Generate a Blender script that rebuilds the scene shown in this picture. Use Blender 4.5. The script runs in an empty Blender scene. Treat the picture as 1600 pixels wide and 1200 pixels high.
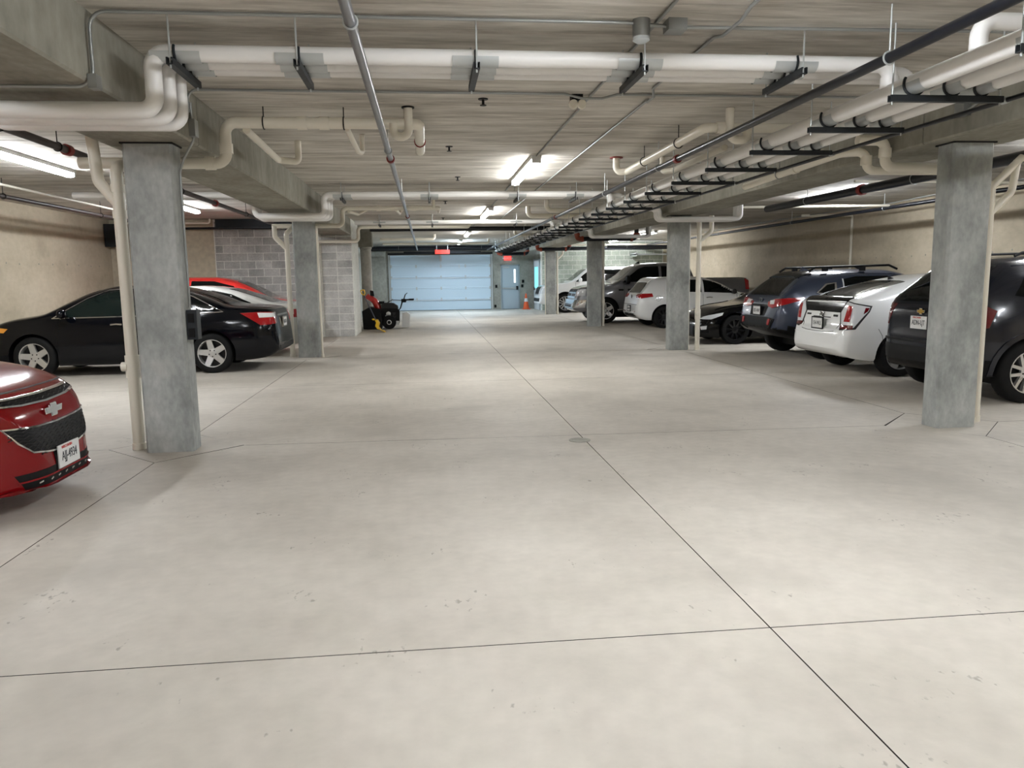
import bpy, bmesh, math, random
import numpy as np
from mathutils import Vector, Matrix
from mathutils.bvhtree import BVHTree
from mathutils.geometry import tessellate_polygon
random.seed(7)
S = bpy.context.scene
COL = S.collection
PI = math.pi
# ------------------------------------------------------------------ camera
cam_d = bpy.data.cameras.new('camera'); cam = bpy.data.objects.new('camera', cam_d); COL.objects.link(cam)
cam_d.sensor_width = 36.0; cam_d.lens = 1184.4 * 36.0 / 1600.0; cam_d.clip_end = 200
cam.matrix_world = Matrix(((0.993624, 0.029983, -0.108681, 0.000000), (-0.111780, 0.136380, -0.984330, 0.000000), (-0.014691, 0.990203, 0.138862, 1.500000), (0.000000, 0.000000, 0.000000, 1.000000)))
S.camera = cam
# ------------------------------------------------------------------ world, exposure
S.view_settings.view_transform = 'Standard'; S.view_settings.look = 'None'
S.view_settings.exposure = 0.0; S.view_settings.gamma = 1.0
S.view_settings.use_curve_mapping = False
wd = bpy.data.worlds.new('world'); S.world = wd; wd.use_nodes = True
wd.node_tree.nodes['Background'].inputs[0].default_value = (0.75, 0.85, 1.0, 1); wd.node_tree.nodes['Background'].inputs[1].default_value = 0.3
LAMP_E = 122.0                      # strength of the ceiling strip lights' lenses

# ------------------------------------------------------------------ materials
def lin(c):
    return tuple(((v/255.0)/12.92 if v/255.0 <= 0.04045 else ((v/255.0+0.055)/1.055)**2.4) for v in c)
MATS = {}
def new_mat(name):
    m = bpy.data.materials.new(name); m.use_nodes = True; MATS[name] = m
    return m, m.node_tree, m.node_tree.nodes['Principled BSDF']
def plain(name, col, rough=0.5, metal=0.0, coat=0.0, emit=None, es=0.0, spec=None, bump=0.0):
    m, t, b = new_mat(name)
    b.inputs['Base Color'].default_value = (*lin(col), 1)
    b.inputs['Roughness'].default_value = rough; b.inputs['Metallic'].default_value = metal
    b.inputs['Coat Weight'].default_value = coat; b.inputs['Coat Roughness'].default_value = 0.04
    if spec is not None: b.inputs['Specular IOR Level'].default_value = spec
    if emit: b.inputs['Emission Color'].default_value = (*lin(emit), 1); b.inputs['Emission Strength'].default_value = es
    # faint procedural mottling so that no surface is perfectly even
    g = t.nodes.new('ShaderNodeNewGeometry'); n = t.nodes.new('ShaderNodeTexNoise'); n.inputs['Scale'].default_value = 9.0
    n.inputs['Detail'].default_value = 4.0
    t.links.new(g.outputs['Position'], n.inputs['Vector'])
    mp = t.nodes.new('ShaderNodeMapRange'); mp.inputs[3].default_value = max(0.0, rough-0.06); mp.inputs[4].default_value = min(1.0, rough+0.06)
    t.links.new(n.outputs['Fac'], mp.inputs[0]); t.links.new(mp.outputs[0], b.inputs['Roughness'])
    return m
def concrete(name, cols, stretch=(1, 1, 1), scale=1.5, fine=14.0, rough=0.85, bump=0.15, stain=None, objrand=0.0, spec=0.3, grain=0.14, speck=0.0):
    """mottled concrete: colour ramp over large noise, fine grain, optional per-object tint"""
    m, t, b = new_mat(name); N = t.nodes; K = t.links
    g = N.new('ShaderNodeNewGeometry'); mp = N.new('ShaderNodeMapping'); mp.inputs['Scale'].default_value = stretch
    K.new(g.outputs['Position'], mp.inputs['Vector'])
    n1 = N.new('ShaderNodeTexNoise'); n1.inputs['Scale'].default_value = scale; n1.inputs['Detail'].default_value = 7; n1.inputs['Roughness'].default_value = 0.62
    n2 = N.new('ShaderNodeTexNoise'); n2.inputs['Scale'].default_value = fine; n2.inputs['Detail'].default_value = 5
    K.new(mp.outputs[0], n1.inputs['Vector']); K.new(mp.outputs[0], n2.inputs['Vector'])
    r = N.new('ShaderNodeValToRGB'); e = r.color_ramp.elements
    e[0].position = 0.33; e[0].color = (*lin(cols[0]), 1); e[1].position = 0.67; e[1].color = (*lin(cols[-1]), 1)
    if len(cols) == 3:
        k = e.new(0.5); k.color = (*lin(cols[1]), 1)
    K.new(n1.outputs['Fac'], r.inputs['Fac'])
    mr = N.new('ShaderNodeMapRange'); mr.inputs[1].default_value = 0.3; mr.inputs[2].default_value = 0.7; mr.inputs[3].default_value = 1-grain; mr.inputs[4].default_value = 1+grain*0.7
    K.new(n2.outputs['Fac'], mr.inputs[0])
    mx = N.new('ShaderNodeMix'); mx.data_type = 'RGBA'; mx.blend_type = 'MULTIPLY'; mx.inputs[0].default_value = 1.0
    K.new(r.outputs[0], mx.inputs[6]); K.new(mr.outputs[0], mx.inputs[7])
    out = mx.outputs[2]
    if stain:
        n3 = N.new('ShaderNodeTexNoise'); n3.inputs['Scale'].default_value = stain[1]; n3.inputs['Detail'].default_value = 3
        K.new(g.outputs['Position'], n3.inputs['Vector'])
        ms = N.new('ShaderNodeMapRange'); ms.inputs[1].default_value = stain[2]; ms.inputs[2].default_value = stain[2]+0.12
        K.new(n3.outputs['Fac'], ms.inputs[0])
        ml = N.new('ShaderNodeMath'); ml.operation = 'MULTIPLY'; ml.inputs[1].default_value = stain[3]; K.new(ms.outputs[0], ml.inputs[0])
        m2 = N.new('ShaderNodeMix'); m2.data_type = 'RGBA'; K.new(ml.outputs[0], m2.inputs[0]); K.new(out, m2.inputs[6]); m2.inputs[7].default_value = (*lin(stain[0]), 1)
        out = m2.outputs[2]
    if objrand:
        oi = N.new('ShaderNodeObjectInfo'); mo = N.new('ShaderNodeMapRange'); mo.inputs[3].default_value = 1-objrand; mo.inputs[4].default_value = 1+objrand*0.6
        K.new(oi.outputs['Random'], mo.inputs[0])
        m3 = N.new('ShaderNodeMix'); m3.data_type = 'RGBA'; m3.blend_type = 'MULTIPLY'; m3.inputs[0].default_value = 1.0
        K.new(out, m3.inputs[6]); K.new(mo.outputs[0], m3.inputs[7]); out = m3.outputs[2]
    if speck:
        n5 = N.new('ShaderNodeTexNoise'); n5.inputs['Scale'].default_value = 34.0; n5.inputs['Detail'].default_value = 2
        mq = N.new('ShaderNodeMapping'); mq.inputs['Scale'].default_value = (1, .55, 1); K.new(g.outputs['Position'], mq.inputs['Vector']); K.new(mq.outputs[0], n5.inputs['Vector'])
        n6 = N.new('ShaderNodeTexNoise'); n6.inputs['Scale'].default_value = 2.3; n6.inputs['Detail'].default_value = 4; K.new(g.outputs['Position'], n6.inputs['Vector'])
        ad = N.new('ShaderNodeMath'); ad.operation = 'MULTIPLY'; K.new(n5.outputs['Fac'], ad.inputs[0]); K.new(n6.outputs['Fac'], ad.inputs[1])
        mz = N.new('ShaderNodeMapRange'); mz.inputs[1].default_value = 0.40; mz.inputs[2].default_value = 0.46; mz.inputs[4].default_value = speck; K.new(ad.outputs[0], mz.inputs[0])
        m5 = N.new('ShaderNodeMix'); m5.data_type = 'RGBA'; K.new(mz.outputs[0], m5.inputs[0]); K.new(out, m5.inputs[6]); m5.inputs[7].default_value = (*lin((120, 114, 104)), 1); out = m5.outputs[2]
    K.new(out, b.inputs['Base Color'])
    b.inputs['Roughness'].default_value = rough; b.inputs['Specular IOR Level'].default_value = spec
    bp = N.new('ShaderNodeBump'); bp.inputs['Strength'].default_value = bump; bp.inputs['Distance'].default_value = 0.02
    K.new(n2.outputs['Fac'], bp.inputs['Height']); K.new(bp.outputs[0], b.inputs['Normal'])
    return m
M = {}
M['floor'] = concrete('floor_concrete', [(178, 171, 160), (192, 185, 174), (202, 195, 184)], scale=0.7, fine=11, rough=0.62, bump=0.03, stain=((164, 158, 148), 0.9, 0.57, 0.45), objrand=0.03, spec=0.4, grain=0.06, speck=0.6)
M['joint'] = plain('joint_filler', (62, 58, 52), 0.95)
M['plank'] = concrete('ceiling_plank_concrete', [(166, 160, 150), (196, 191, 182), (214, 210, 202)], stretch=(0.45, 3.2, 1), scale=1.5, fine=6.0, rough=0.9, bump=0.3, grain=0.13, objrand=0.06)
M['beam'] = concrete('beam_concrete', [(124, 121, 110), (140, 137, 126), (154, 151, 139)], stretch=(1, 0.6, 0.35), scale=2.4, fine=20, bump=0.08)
M['column'] = concrete('column_concrete', [(140, 143, 141), (163, 166, 163), (180, 182, 179)], stretch=(1.4, 1.4, 0.8), scale=2.2, fine=16, bump=0.12, stain=((186, 186, 180), 3.0, 0.62, 0.4))
M['wall'] = concrete('wall_concrete_warm', [(176, 164, 143), (190, 178, 156), (198, 186, 165)], stretch=(1, 0.8, 1.2), scale=1.0, fine=9, bump=0.05, stain=((156, 144, 124), 1.6, 0.6, 0.35), grain=0.06)
M['wallcool'] = concrete('wall_concrete_grey', [(140, 138, 128), (154, 152, 142), (166, 163, 153)], scale=1.3, fine=10, bump=0.08)
M['paint'] = concrete('painted_panel_beige', [(198, 188, 166), (204, 194, 172)], scale=0.7, fine=8, rough=0.7, bump=0.03)
M['block'] = concrete('concrete_block_grey', [(172, 172, 170), (194, 194, 191), (210, 210, 206)], scale=2.2, fine=26, bump=0.3, objrand=0.2)
M['blocklight'] = concrete('concrete_block_pale', [(158, 166, 152), (178, 186, 172), (194, 200, 186)], scale=1.5, fine=22, bump=0.3, objrand=0.16)
M['mortar'] = concrete('mortar', [(230, 230, 224), (240, 240, 234)], scale=3, fine=20, bump=0.2)
M['blackpad'] = plain('bearing_pad_black', (20, 20, 20), 0.8)
M['pvc'] = plain('pvc_cream', (230, 224, 209), 0.36)
M['insul'] = plain('insulation_jacket_white', (234, 232, 229), 0.4)
M['galv'] = plain('galvanised_steel', (190, 194, 194), 0.4, 0.5)
M['conduit'] = plain('conduit_steel', (150, 152, 150), 0.4, 0.6)
M['strut'] = plain('strut_black', (38, 42, 46), 0.5, 0.4)
M['blackpipe'] = plain('pipe_black', (13, 15, 22), 0.32, spec=0.35)
M['steelpipe'] = plain('pipe_steel_grey', (128, 130, 134), 0.3, 0.7)
M['brownpipe'] = plain('pipe_dark_brown', (52, 42, 40), 0.45, 0.2)
M['orange'] = plain('coupling_orange', (132, 54, 30), 0.5)
M['redp'] = plain('coupling_red', (130, 34, 28), 0.5)
M['lampbody'] = plain('lamp_housing_white', (225, 225, 222), 0.5)
M['lens'] = plain('lamp_lens', (255, 255, 255), 0.4, emit=(246, 250, 255), es=LAMP_E)
M['lensadded'] = plain('added_lamp_lens_cool', (255, 255, 255), 0.4, emit=(214, 236, 255), es=LAMP_E*1.75)  # stronger, bluer lens of the lamp added before the garage door
M['lensmid'] = plain('lamp_lens_mid', (255, 255, 255), 0.4, emit=(250, 251, 250), es=LAMP_E*0.82)
M['whitemetal'] = plain('white_metal', (205, 212, 216), 0.4)
M['postpaint'] = concrete('post_pale_grey', [(186, 184, 176), (206, 204, 196)], scale=1.4, fine=12, bump=0.05)
M['doorblue'] = plain('garage_door_pale_blue', (200, 218, 230), 0.42)
M['doorgrey'] = plain('person_door_grey_blue', (170, 182, 190), 0.45)
M['frame'] = plain('door_frame_grey', (150, 160, 164), 0.5)
M['black'] = plain('black_plastic', (11, 11, 12), 0.5, spec=0.2)
M['rubber'] = plain('tyre_rubber', (19, 19, 19), 0.8, spec=0.25)
M['trimblack'] = plain('gloss_black_trim', (6, 6, 7), 0.12, spec=0.3)
M['glass'] = plain('car_glass_dark', (7, 10, 10), 0.03, spec=0.3)
M['glassgreen'] = plain('car_glass_greenish', (20, 30, 28), 0.04, spec=0.35)
M['chrome'] = plain('chrome', (225, 226, 228), 0.08, 1.0)
M['alloy'] = plain('alloy_wheel_silver', (200, 200, 198), 0.3, 0.7)
M['alloyblack'] = plain('alloy_wheel_black', (24, 24, 26), 0.3, 0.3, coat=0.5)
M['brake'] = plain('brake_dark', (40, 38, 38), 0.6, 0.3)
M['redlens'] = plain('tail_light_red', (150, 10, 18), 0.12, coat=1.0, emit=(150, 8, 14), es=0.08)
M['darkredlens'] = plain('tail_light_dark_red', (96, 6, 14), 0.12, coat=1.0)
M['clearlens'] = plain('lamp_lens_clear', (228, 230, 232), 0.12, coat=1.0)
M['amber'] = plain('lamp_lens_amber', (226, 150, 40), 0.15, coat=1.0)
M['plate'] = plain('licence_plate_white', (222, 222, 220), 0.5)
M['ink'] = plain('plate_ink_dark', (26, 28, 40), 0.6)
M['inkred'] = plain('plate_ink_red', (196, 50, 44), 0.6)
M['gold'] = plain('badge_gold', (206, 172, 90), 0.25, 0.8)
M['cyanlit'] = plain('lit_window_cyan', (150, 240, 245), 0.3, emit=(130, 232, 240), es=0.9)
M['whitelit'] = plain('lit_window_white', (255, 255, 255), 0.3, emit=(245, 252, 255), es=1.6)
M['exit'] = plain('exit_sign_red_lit', (255, 80, 70), 0.4, emit=(255, 70, 62), es=1.3)
M['exitletter'] = plain('exit_letters_lit', (255, 200, 195), 0.4, emit=(255, 30, 30), es=1.6)
M['redlit'] = plain('operator_red_cover', (235, 60, 44), 0.4, emit=(235, 50, 36), es=0.5)
M['conecol'] = plain('cone_orange', (226, 92, 40), 0.5)
M['yellow'] = plain('shovel_yellow', (226, 180, 24), 0.4)
M['redpaint'] = plain('machine_red', (196, 34, 26), 0.35, coat=0.5)
M['handle'] = plain('shovel_handle_dark', (44, 48, 62), 0.4)
def paint(name, col, metal=0.25, rough=0.32): return plain(name, col, rough, metal, coat=1.0)
M['p_cruze'] = plain('car_paint_dark_red', (118, 8, 14), 0.12, 0.0, spec=0.35)
M['p_camry'] = plain('car_paint_black_blue', (4, 6, 12), 0.1, spec=0.3)
M['p_white'] = paint('car_paint_white', (240, 241, 240), 0.0)
M['p_white2'] = paint('car_paint_silver_white', (206, 206, 200), 0.1)
M['p_red'] = paint('car_paint_bright_red', (198, 40, 36), 0.1)
M['p_equinox'] = plain('car_paint_slate', (26, 29, 38), 0.16, 0.1, coat=0.3, spec=0.35)
M['p_cross'] = plain('car_paint_blue_grey', (56, 64, 82), 0.22, 0.25, coat=0.5)
M['p_black'] = plain('car_paint_black', (5, 5, 6), 0.1, spec=0.35)
M['p_ram'] = paint('car_paint_grey', (126, 126, 130), 0.35)

# ------------------------------------------------------------------ mesh helpers
def link(o, parent=None):
    COL.objects.link(o)
    if parent is not None: o.parent = parent
    return o
def tag(o, label=None, cat=None, group=None, kind=None):
    if label: o['label'] = label
    if cat: o['category'] = cat
    if group: o['group'] = group
    if kind: o['kind'] = kind
    return o
def empty(name, loc=(0, 0, 0), rz=0.0):
    o = bpy.data.objects.new(name, None); o.location = loc; o.rotation_euler = (0, 0, rz); o.empty_display_size = 0.2
    return link(o)
def rounded(path, rad, seg=6):
    P = [Vector(p) for p in path]; out = [P[0]]
    for i in range(1, len(P)-1):
        a, b, c = P[i-1], P[i], P[i+1]
        u = (a-b); v = (c-b); lu, lv = u.length, v.length
        if lu < 1e-6 or lv < 1e-6: continue
        u /= lu; v /= lv; ang = u.angle(v)
        if ang > PI-0.02: out.append(b); continue
        t = min(rad/math.tan(ang/2), lu*0.49, lv*0.49); rr = t*math.tan(ang/2)
        bis = (u+v).normalized(); cen = b+bis*(rr/math.sin(ang/2))
        s = b+u*t-cen; e = b+v*t-cen
        tot = s.angle(e)
        for k in range(seg+1):
            f = k/seg
            q = (s*math.sin((1-f)*tot)+e*math.sin(f*tot))/math.sin(tot)
            out.append(cen+q)
    out.append(P[-1]); return out
class MB:
    def __init__(s): s.v = []; s.f = []; s.mi = []; s.m = 0
    def add(s, vs, fs):
        o = len(s.v); s.v += [tuple(v) for v in vs]; s.f += [tuple(i+o for i in f) for f in fs]; s.mi += [s.m]*len(fs); return s
    def box(s, x0, x1, y0, y1, z0, z1):
        return s.add([(x0, y0, z0), (x1, y0, z0), (x1, y1, z0), (x0, y1, z0), (x0, y0, z1), (x1, y0, z1), (x1, y1, z1), (x0, y1, z1)],
                     [(0, 3, 2, 1), (4, 5, 6, 7), (0, 1, 5, 4), (1, 2, 6, 5), (2, 3, 7, 6), (3, 0, 4, 7)])
    def prism(s, poly, a0, a1, axis='z'):
        n = len(poly)
        def mk(p, a): return {'z': (p[0], p[1], a), 'y': (p[0], a, p[1]), 'x': (a, p[0], p[1])}[axis]
        vs = [mk(p, a0) for p in poly]+[mk(p, a1) for p in poly]
        return s.add(vs, [tuple(range(n)), tuple(range(2*n-1, n-1, -1))]+[(i, i+n, (i+1) % n+n, (i+1) % n) for i in range(n)])
    def tube(s, path, r, n=10, bend=0.0, caps=True):
        P = rounded(path, bend) if bend > 0 else [Vector(p) for p in path]
        m = len(P); rr = r if isinstance(r, (list, tuple)) else [r]*m
        T = [(P[min(i+1, m-1)]-P[max(i-1, 0)]).normalized() for i in range(m)]
        a = Vector((0, 0, 1)) if abs(T[0].z) < 0.9 else Vector((1, 0, 0))
        u = T[0].cross(a).normalized(); vs = []
        for i in range(m):
            if i:
                u = (u-T[i]*u.dot(T[i])).normalized()
            w = T[i].cross(u)
            for k in range(n):
                t = 2*PI*k/n
                vs.append(P[i]+(u*math.cos(t)+w*math.sin(t))*rr[i])
        fs = [(i*n+k, i*n+(k+1) % n, (i+1)*n+(k+1) % n, (i+1)*n+k) for i in range(m-1) for k in range(n)]
        if caps: fs += [tuple(range(n-1, -1, -1)), tuple((m-1)*n+k for k in range(n))]
        return s.add(vs, fs)
    def lathe(s, prof, n=24, axis='z', o=(0, 0, 0), close=True):
        vs = []
        for (r, h) in prof:
            for k in range(n):
                t = 2*PI*k/n; c, d = r*math.cos(t), r*math.sin(t)
                vs.append({'z': (o[0]+c, o[1]+d, o[2]+h), 'y': (o[0]+c, o[1]+h, o[2]-d), 'x': (o[0]+h, o[1]+c, o[2]+d)}[axis])
        m = len(prof)
        fs = [(i*n+k, i*n+(k+1) % n, (i+1)*n+(k+1) % n, (i+1)*n+k) for i in range(m-1) for k in range(n)]
        if close: fs += [tuple(range(n-1, -1, -1)), tuple((m-1)*n+k for k in range(n))]
        return s.add(vs, fs)
    def mesh(s, name, mats, smooth=True, ang=35):
        me = bpy.data.meshes.new(name); me.from_pydata(s.v, [], s.f)
        for m in (mats if isinstance(mats, (list, tuple)) else [mats]): me.materials.append(M[m] if isinstance(m, str) else m)
        if any(s.mi): me.polygons.foreach_set('material_index', s.mi)
        bm = bmesh.new(); bm.from_mesh(me); bmesh.ops.recalc_face_normals(bm, faces=bm.faces); bm.to_mesh(me); bm.free()
        if smooth:
            me.polygons.foreach_set('use_smooth', [True]*len(me.polygons)); me.set_sharp_from_angle(angle=math.radians(ang))
        me.update(); return me
    def build(s, name, mats, parent=None, smooth=True, ang=35):
        return link(bpy.data.objects.new(name, s.mesh(name, mats, smooth, ang)), parent)
def inst(name, me, parent=None, loc=(0, 0, 0), rot=(0, 0, 0)):
    o = bpy.data.objects.new(name, me); o.location = loc; o.rotation_euler = rot
    return link(o, parent)
def text_mesh(txt, size, mat, depth=0.002):
    c = bpy.data.curves.new('lettering', 'FONT'); c.body = txt; c.size = size; c.extrude = depth; c.align_x = 'CENTER'; c.align_y = 'CENTER'; c.resolution_u = 3
    o = bpy.data.objects.new('lettering', c); COL.objects.link(o)
    me = bpy.data.meshes.new_from_object(o.evaluated_get(bpy.context.evaluated_depsgraph_get()))
    bpy.data.objects.remove(o); bpy.data.curves.remove(c)
    me.materials.clear(); me.materials.append(M[mat]); return me
ORD = ['first', 'second', 'third', 'fourth', 'fifth', 'sixth', 'seventh', 'eighth', 'ninth', 'tenth', 'eleventh', 'twelfth', 'thirteenth', 'fourteenth', 'fifteenth', 'sixteenth',
       'seventeenth', 'eighteenth', 'nineteenth', 'twentieth', 'twenty-first', 'twenty-second', 'twenty-third', 'twenty-fourth', 'twenty-fifth', 'twenty-sixth', 'twenty-seventh', 'twenty-eighth', 'twenty-ninth', 'thirtieth']
# ================================================================== STRUCTURE
XL, XR, YB, YF, CZ = -8.0, 10.9, -6.0, 36.7, 3.10
YLB, YRB, XRET, XLRET = 20.75, 34.4, 5.20, -1.92      # block walls and their returns
BZ = 2.68                                             # underside of the beams
CD = .12                                              # half depth of a column (they are wider than deep)
COLS_L = [(-2.315, 7.045), (-2.325, 15.345)]
COLS_R = [(5.05, 6.80), (5.05, 14.96), (5.05, 22.70), (5.03, 30.76)]
# ---- floor: slabs with open joints on a dark bed
fb = MB().box(XL-.3, XR+.3, YB-.3, YF+1.2, -0.25, -0.014)
floor = tag(fb.build('floor', 'joint', smooth=False), kind='structure')
def inset(poly, g):
    out = []; n = len(poly)
    for i in range(n):
        a, b, c = Vector(poly[i-1]), Vector(poly[i]), Vector(poly[(i+1) % n])
        d1 = (b-a).normalized(); d2 = (c-b).normalized()
        n1 = Vector((-d1.y, d1.x)); n2 = Vector((-d2.y, d2.x))
        k = (n1+n2); k = k/max(1e-6, k.dot(n1)); out.append((b.x+k.x*g, b.y+k.y*g))
    return out
XJ = [XL, -2.32, 1.42, 5.05, XR]
def yline(kind, a, b):
    return (kind, [a, a, (a+b)/2, b, b])
YJ = [yline(0, YB, YB), yline(0, -5.2, -5.2), yline(1, -1.1, -1.2), yline(0, 2.96, 2.90), yline(1, 7.13, 6.88), yline(0, 11.1, 11.0), yline(1, 15.43, 15.04), yline(0, 19.2, 19.0),
      yline(1, 23.3, 22.78), yline(0, 27.0, 26.9), yline(1, 31.3, 30.84), yline(0, YF+1.0, YF+1.0)]
def slab(poly, name='floor_slab'):
    m = MB(); m.prism(poly, -0.2, 0.0); m.mi = [0, 0]+[1]*len(poly); m.build(name, ['floor', 'joint'], floor, smooth=False)
for j in range(len(YJ)-1):
    for i in range(4):
        lo, hi = YJ[j], YJ[j+1]
        c = [(XJ[i], lo[1][i], lo[0] and i in (1, 3)), (XJ[i+1], lo[1][i+1], lo[0] and i+1 in (1, 3)), (XJ[i+1], hi[1][i+1], hi[0] and i+1 in (1, 3)), (XJ[i], hi[1][i], hi[0] and i in (1, 3))]
        poly = []
        for k in range(4):
            p = Vector(c[k][:2])
            if c[k][2]:
                a = (Vector(c[k-1][:2])-p).normalized(); b = (Vector(c[(k+1) % 4][:2])-p).normalized()
                poly += [tuple(p+a*.6), tuple(p+b*.6)]
            else: poly.append(tuple(p))
        slab(inset(poly, 0.0032))
for kind, ys in YJ:
    if kind:
        for i in (1, 3):
            x, y = XJ[i], ys[i]
            slab(inset([(x-.6, y), (x, y-.6), (x+.6, y), (x, y+.6)], 0.0032), 'column_diamond_slab')
# ---- ceiling: precast planks across the bays
ceil = tag(MB().box(XL-.3, XR+.3, YB-.3, YF+1.2, CZ+.015, CZ+.3).build('ceiling', 'joint', smooth=False), kind='structure')
PW = 1.016
def plank_mesh(w):
    c = 0.012
    return MB().prism([(-PW/2+.003, .2), (-PW/2+.003, c), (-PW/2+.003+c, 0), (PW/2-.003-c, 0), (PW/2-.003, c), (PW/2-.003, .2)], -w/2, w/2, 'x').mesh('ceiling_plank', 'plank', smooth=False)
bays = [(XL, -2.32), (-2.32, 5.05), (5.05, XR)]
pms = [plank_mesh(b-a-.004) for a, b in bays]
y = 9.31-PW*16+PW/2
while y < YF+.5:
    for (a, b), me in zip(bays, pms):
        if y < YB-.6: continue
        inst('ceiling_plank', me, ceil, ((a+b)/2, y, CZ))
    y += PW
# ---- beams and columns
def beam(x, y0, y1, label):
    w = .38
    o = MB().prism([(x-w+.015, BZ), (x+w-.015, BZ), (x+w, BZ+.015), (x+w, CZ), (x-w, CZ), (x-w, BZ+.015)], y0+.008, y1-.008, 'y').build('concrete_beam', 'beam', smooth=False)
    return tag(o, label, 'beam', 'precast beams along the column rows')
yl = [YB, 7.13, 15.43, YLB]; yr = [YB, 6.88, 15.04, 22.78, 30.84, YRB]
bl = ['concrete ceiling beam overhead at upper left corner, leading to the left foreground column', 'concrete ceiling beam between the two left columns', 'short concrete ceiling beam from second left column to the grey block wall']
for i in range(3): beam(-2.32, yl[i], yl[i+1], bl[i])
br = ['concrete ceiling beam entering at right edge above the right foreground column', 'concrete ceiling beam from right foreground column to the second right column', 'concrete ceiling beam from second to third right column',
      'concrete ceiling beam from third to farthest right column', 'short concrete ceiling beam behind the farthest right column']
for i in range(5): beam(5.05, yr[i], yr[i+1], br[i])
def column(x, y, label):
    w, c = .205, .022
    poly = [(-w, -CD+c), (-w+c, -CD), (w-c, -CD), (w, -CD+c), (w, CD-c), (w-c, CD), (-w+c, CD), (-w, CD-c)]
    root = empty('concrete_column', (x, y, 0))
    MB().prism(poly, 0, BZ-.014).build('shaft', 'column', root, smooth=False)
    MB().box(-w-.01, w+.01, -CD-.01, CD+.01, BZ-.014, BZ).build('bearing_pad', 'blackpad', root, smooth=False)
    return tag(root, label, 'column', 'rectangular concrete columns')
cl = ['rectangular grey concrete column in left foreground with conduit and outlet box', 'rectangular grey concrete column at left behind the black sedan']
for (x, y), l in zip(COLS_L, cl): column(x, y, l)
cl = ['rectangular grey concrete column in right foreground in front of the slate SUV', 'rectangular grey concrete column in front of the white hatchback and black coupe', 'rectangular grey concrete column in front of the grey pickup truck', 'farthest rectangular grey concrete column, in front of the large white SUV']
for (x, y), l in zip(COLS_R, cl): column(x, y, l)
# ---- side walls
def wall(name, x0, x1, y0, y1, z0, z1, mat):
    return tag(MB().box(x0, x1, y0, y1, z0, z1).build(name, mat, smooth=False), kind='structure')
wl = wall('wall_left', XL-.25, XL, YB, YLB+.3, 0, CZ, 'wall')
wr = wall('wall_right', XR, XR+.25, YB, YRB+.3, 0, CZ, 'wall')
wall('wall_rear', XL, XR, YB-.25, YB, 0, CZ, 'wall')
tie = MB().lathe([(.018, 0), (.018, .004), (.012, .006)], 10, 'x').mesh('tie_hole_plug', 'wallcool')
for k in range(34):
    yy = 9.5+k*.62+random.uniform(-.12, .12)
    if yy < 20.3: inst('tie_hole_plug', tie, wl, (XL, yy, 1.93+random.uniform(-.02, .02)))
    inst('tie_hole_plug', tie, wr, (XR, yy, 1.86+random.uniform(-.02, .02)), (0, 0, PI))
# ---- block walls: each block its own piece
bx = MB().box(-.191, .191, 0, .03, -.0935, .0935).mesh('block', 'block', smooth=False)
bh = MB().box(-.091, .091, 0, .03, -.0935, .0935).mesh('half_block', 'block', smooth=False)
bxl = MB().box(-.189, .189, 0, .03, -.092, .092).mesh('block', 'blocklight', smooth=False)
bhl = MB().box(-.095, .095, 0, .03, -.0955, .0955).mesh('half_block', 'blocklight', smooth=False)
def blockwall(parent, full, half, x0, x1, yface, courses, along='x', stack=False, z0=.0):
    """running bond over [x0,x1]; blocks stand 8 mm proud of the mortar"""
    for r in range(courses):
        z = z0+.1+r*.2035
        if z > CZ-.09: break
        x = x0+(.2 if (r % 2 and not stack) else 0.0)
        def put(me, nm, c):
            if along == 'x': inst(nm, me, parent, (c, yface-.008, z))
            else: inst(nm, me, parent, (yface+.008, c, z), (0, 0, PI/2))
        if r % 2 and not stack: put(half, 'half_block', x0+.1)
        while x+.4 <= x1+1e-4:
            put(full, 'block', x+.2); x += .4
        if x1-x > .17: put(half, 'half_block', x+.1)
XB = -5.44
we = wall('wall_left_end', XB, XLRET-.001, YLB, YLB+1.9, 0, CZ, 'mortar')
blockwall(we, bx, bh, XB+.02, -2.74, YLB, 15)
blockwall(we, bx, bh, -2.73, -1.93, YLB, 15, stack=True)
blockwall(we, bx, bh, YLB+.02, YLB+1.9, XLRET-.012, 15, along='y')
wall('wall_left_panel', XL, XB, YLB-.004, YLB+1.0, 0, CZ, 'paint')
wall('wall_left_return', -2.9, -2.65, YLB+1.9, YF+.3, 0, CZ, 'wallcool')
we2 = wall('wall_right_end', XRET, XR, YRB, YRB+.3, 0, CZ, 'mortar')
blockwall(we2, bxl, bhl, XRET+.05, XR-.02, YRB, 15)
wall('wall_right_return', XRET, XRET+.25, YRB+.3, YF+.3, 0, CZ, 'wallcool')
# ---- far wall with openings
GX0, GX1, GZ = -1.66, 3.10, 2.62
PX0, PX1, PZ = 3.58, 4.50, 2.12
wf = MB(); wf.box(-2.65, GX0, YF, YF+.3, 0, CZ); wf.box(GX0, GX1, YF, YF+.3, GZ, CZ); wf.box(GX1, PX0, YF, YF+.3, 0, CZ); wf.box(PX0, PX1, YF, YF+.3, PZ, CZ); wf.box(PX1, XRET, YF, YF+.3, 0, CZ)
tag(wf.build('wall_far', 'wallcool', smooth=False), kind='structure')
tag(MB().box(-2.6, -1.86, YF-.45, YF, 0, CZ).build('wall_far_pier', 'wallcool', smooth=False), kind='structure')
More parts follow.
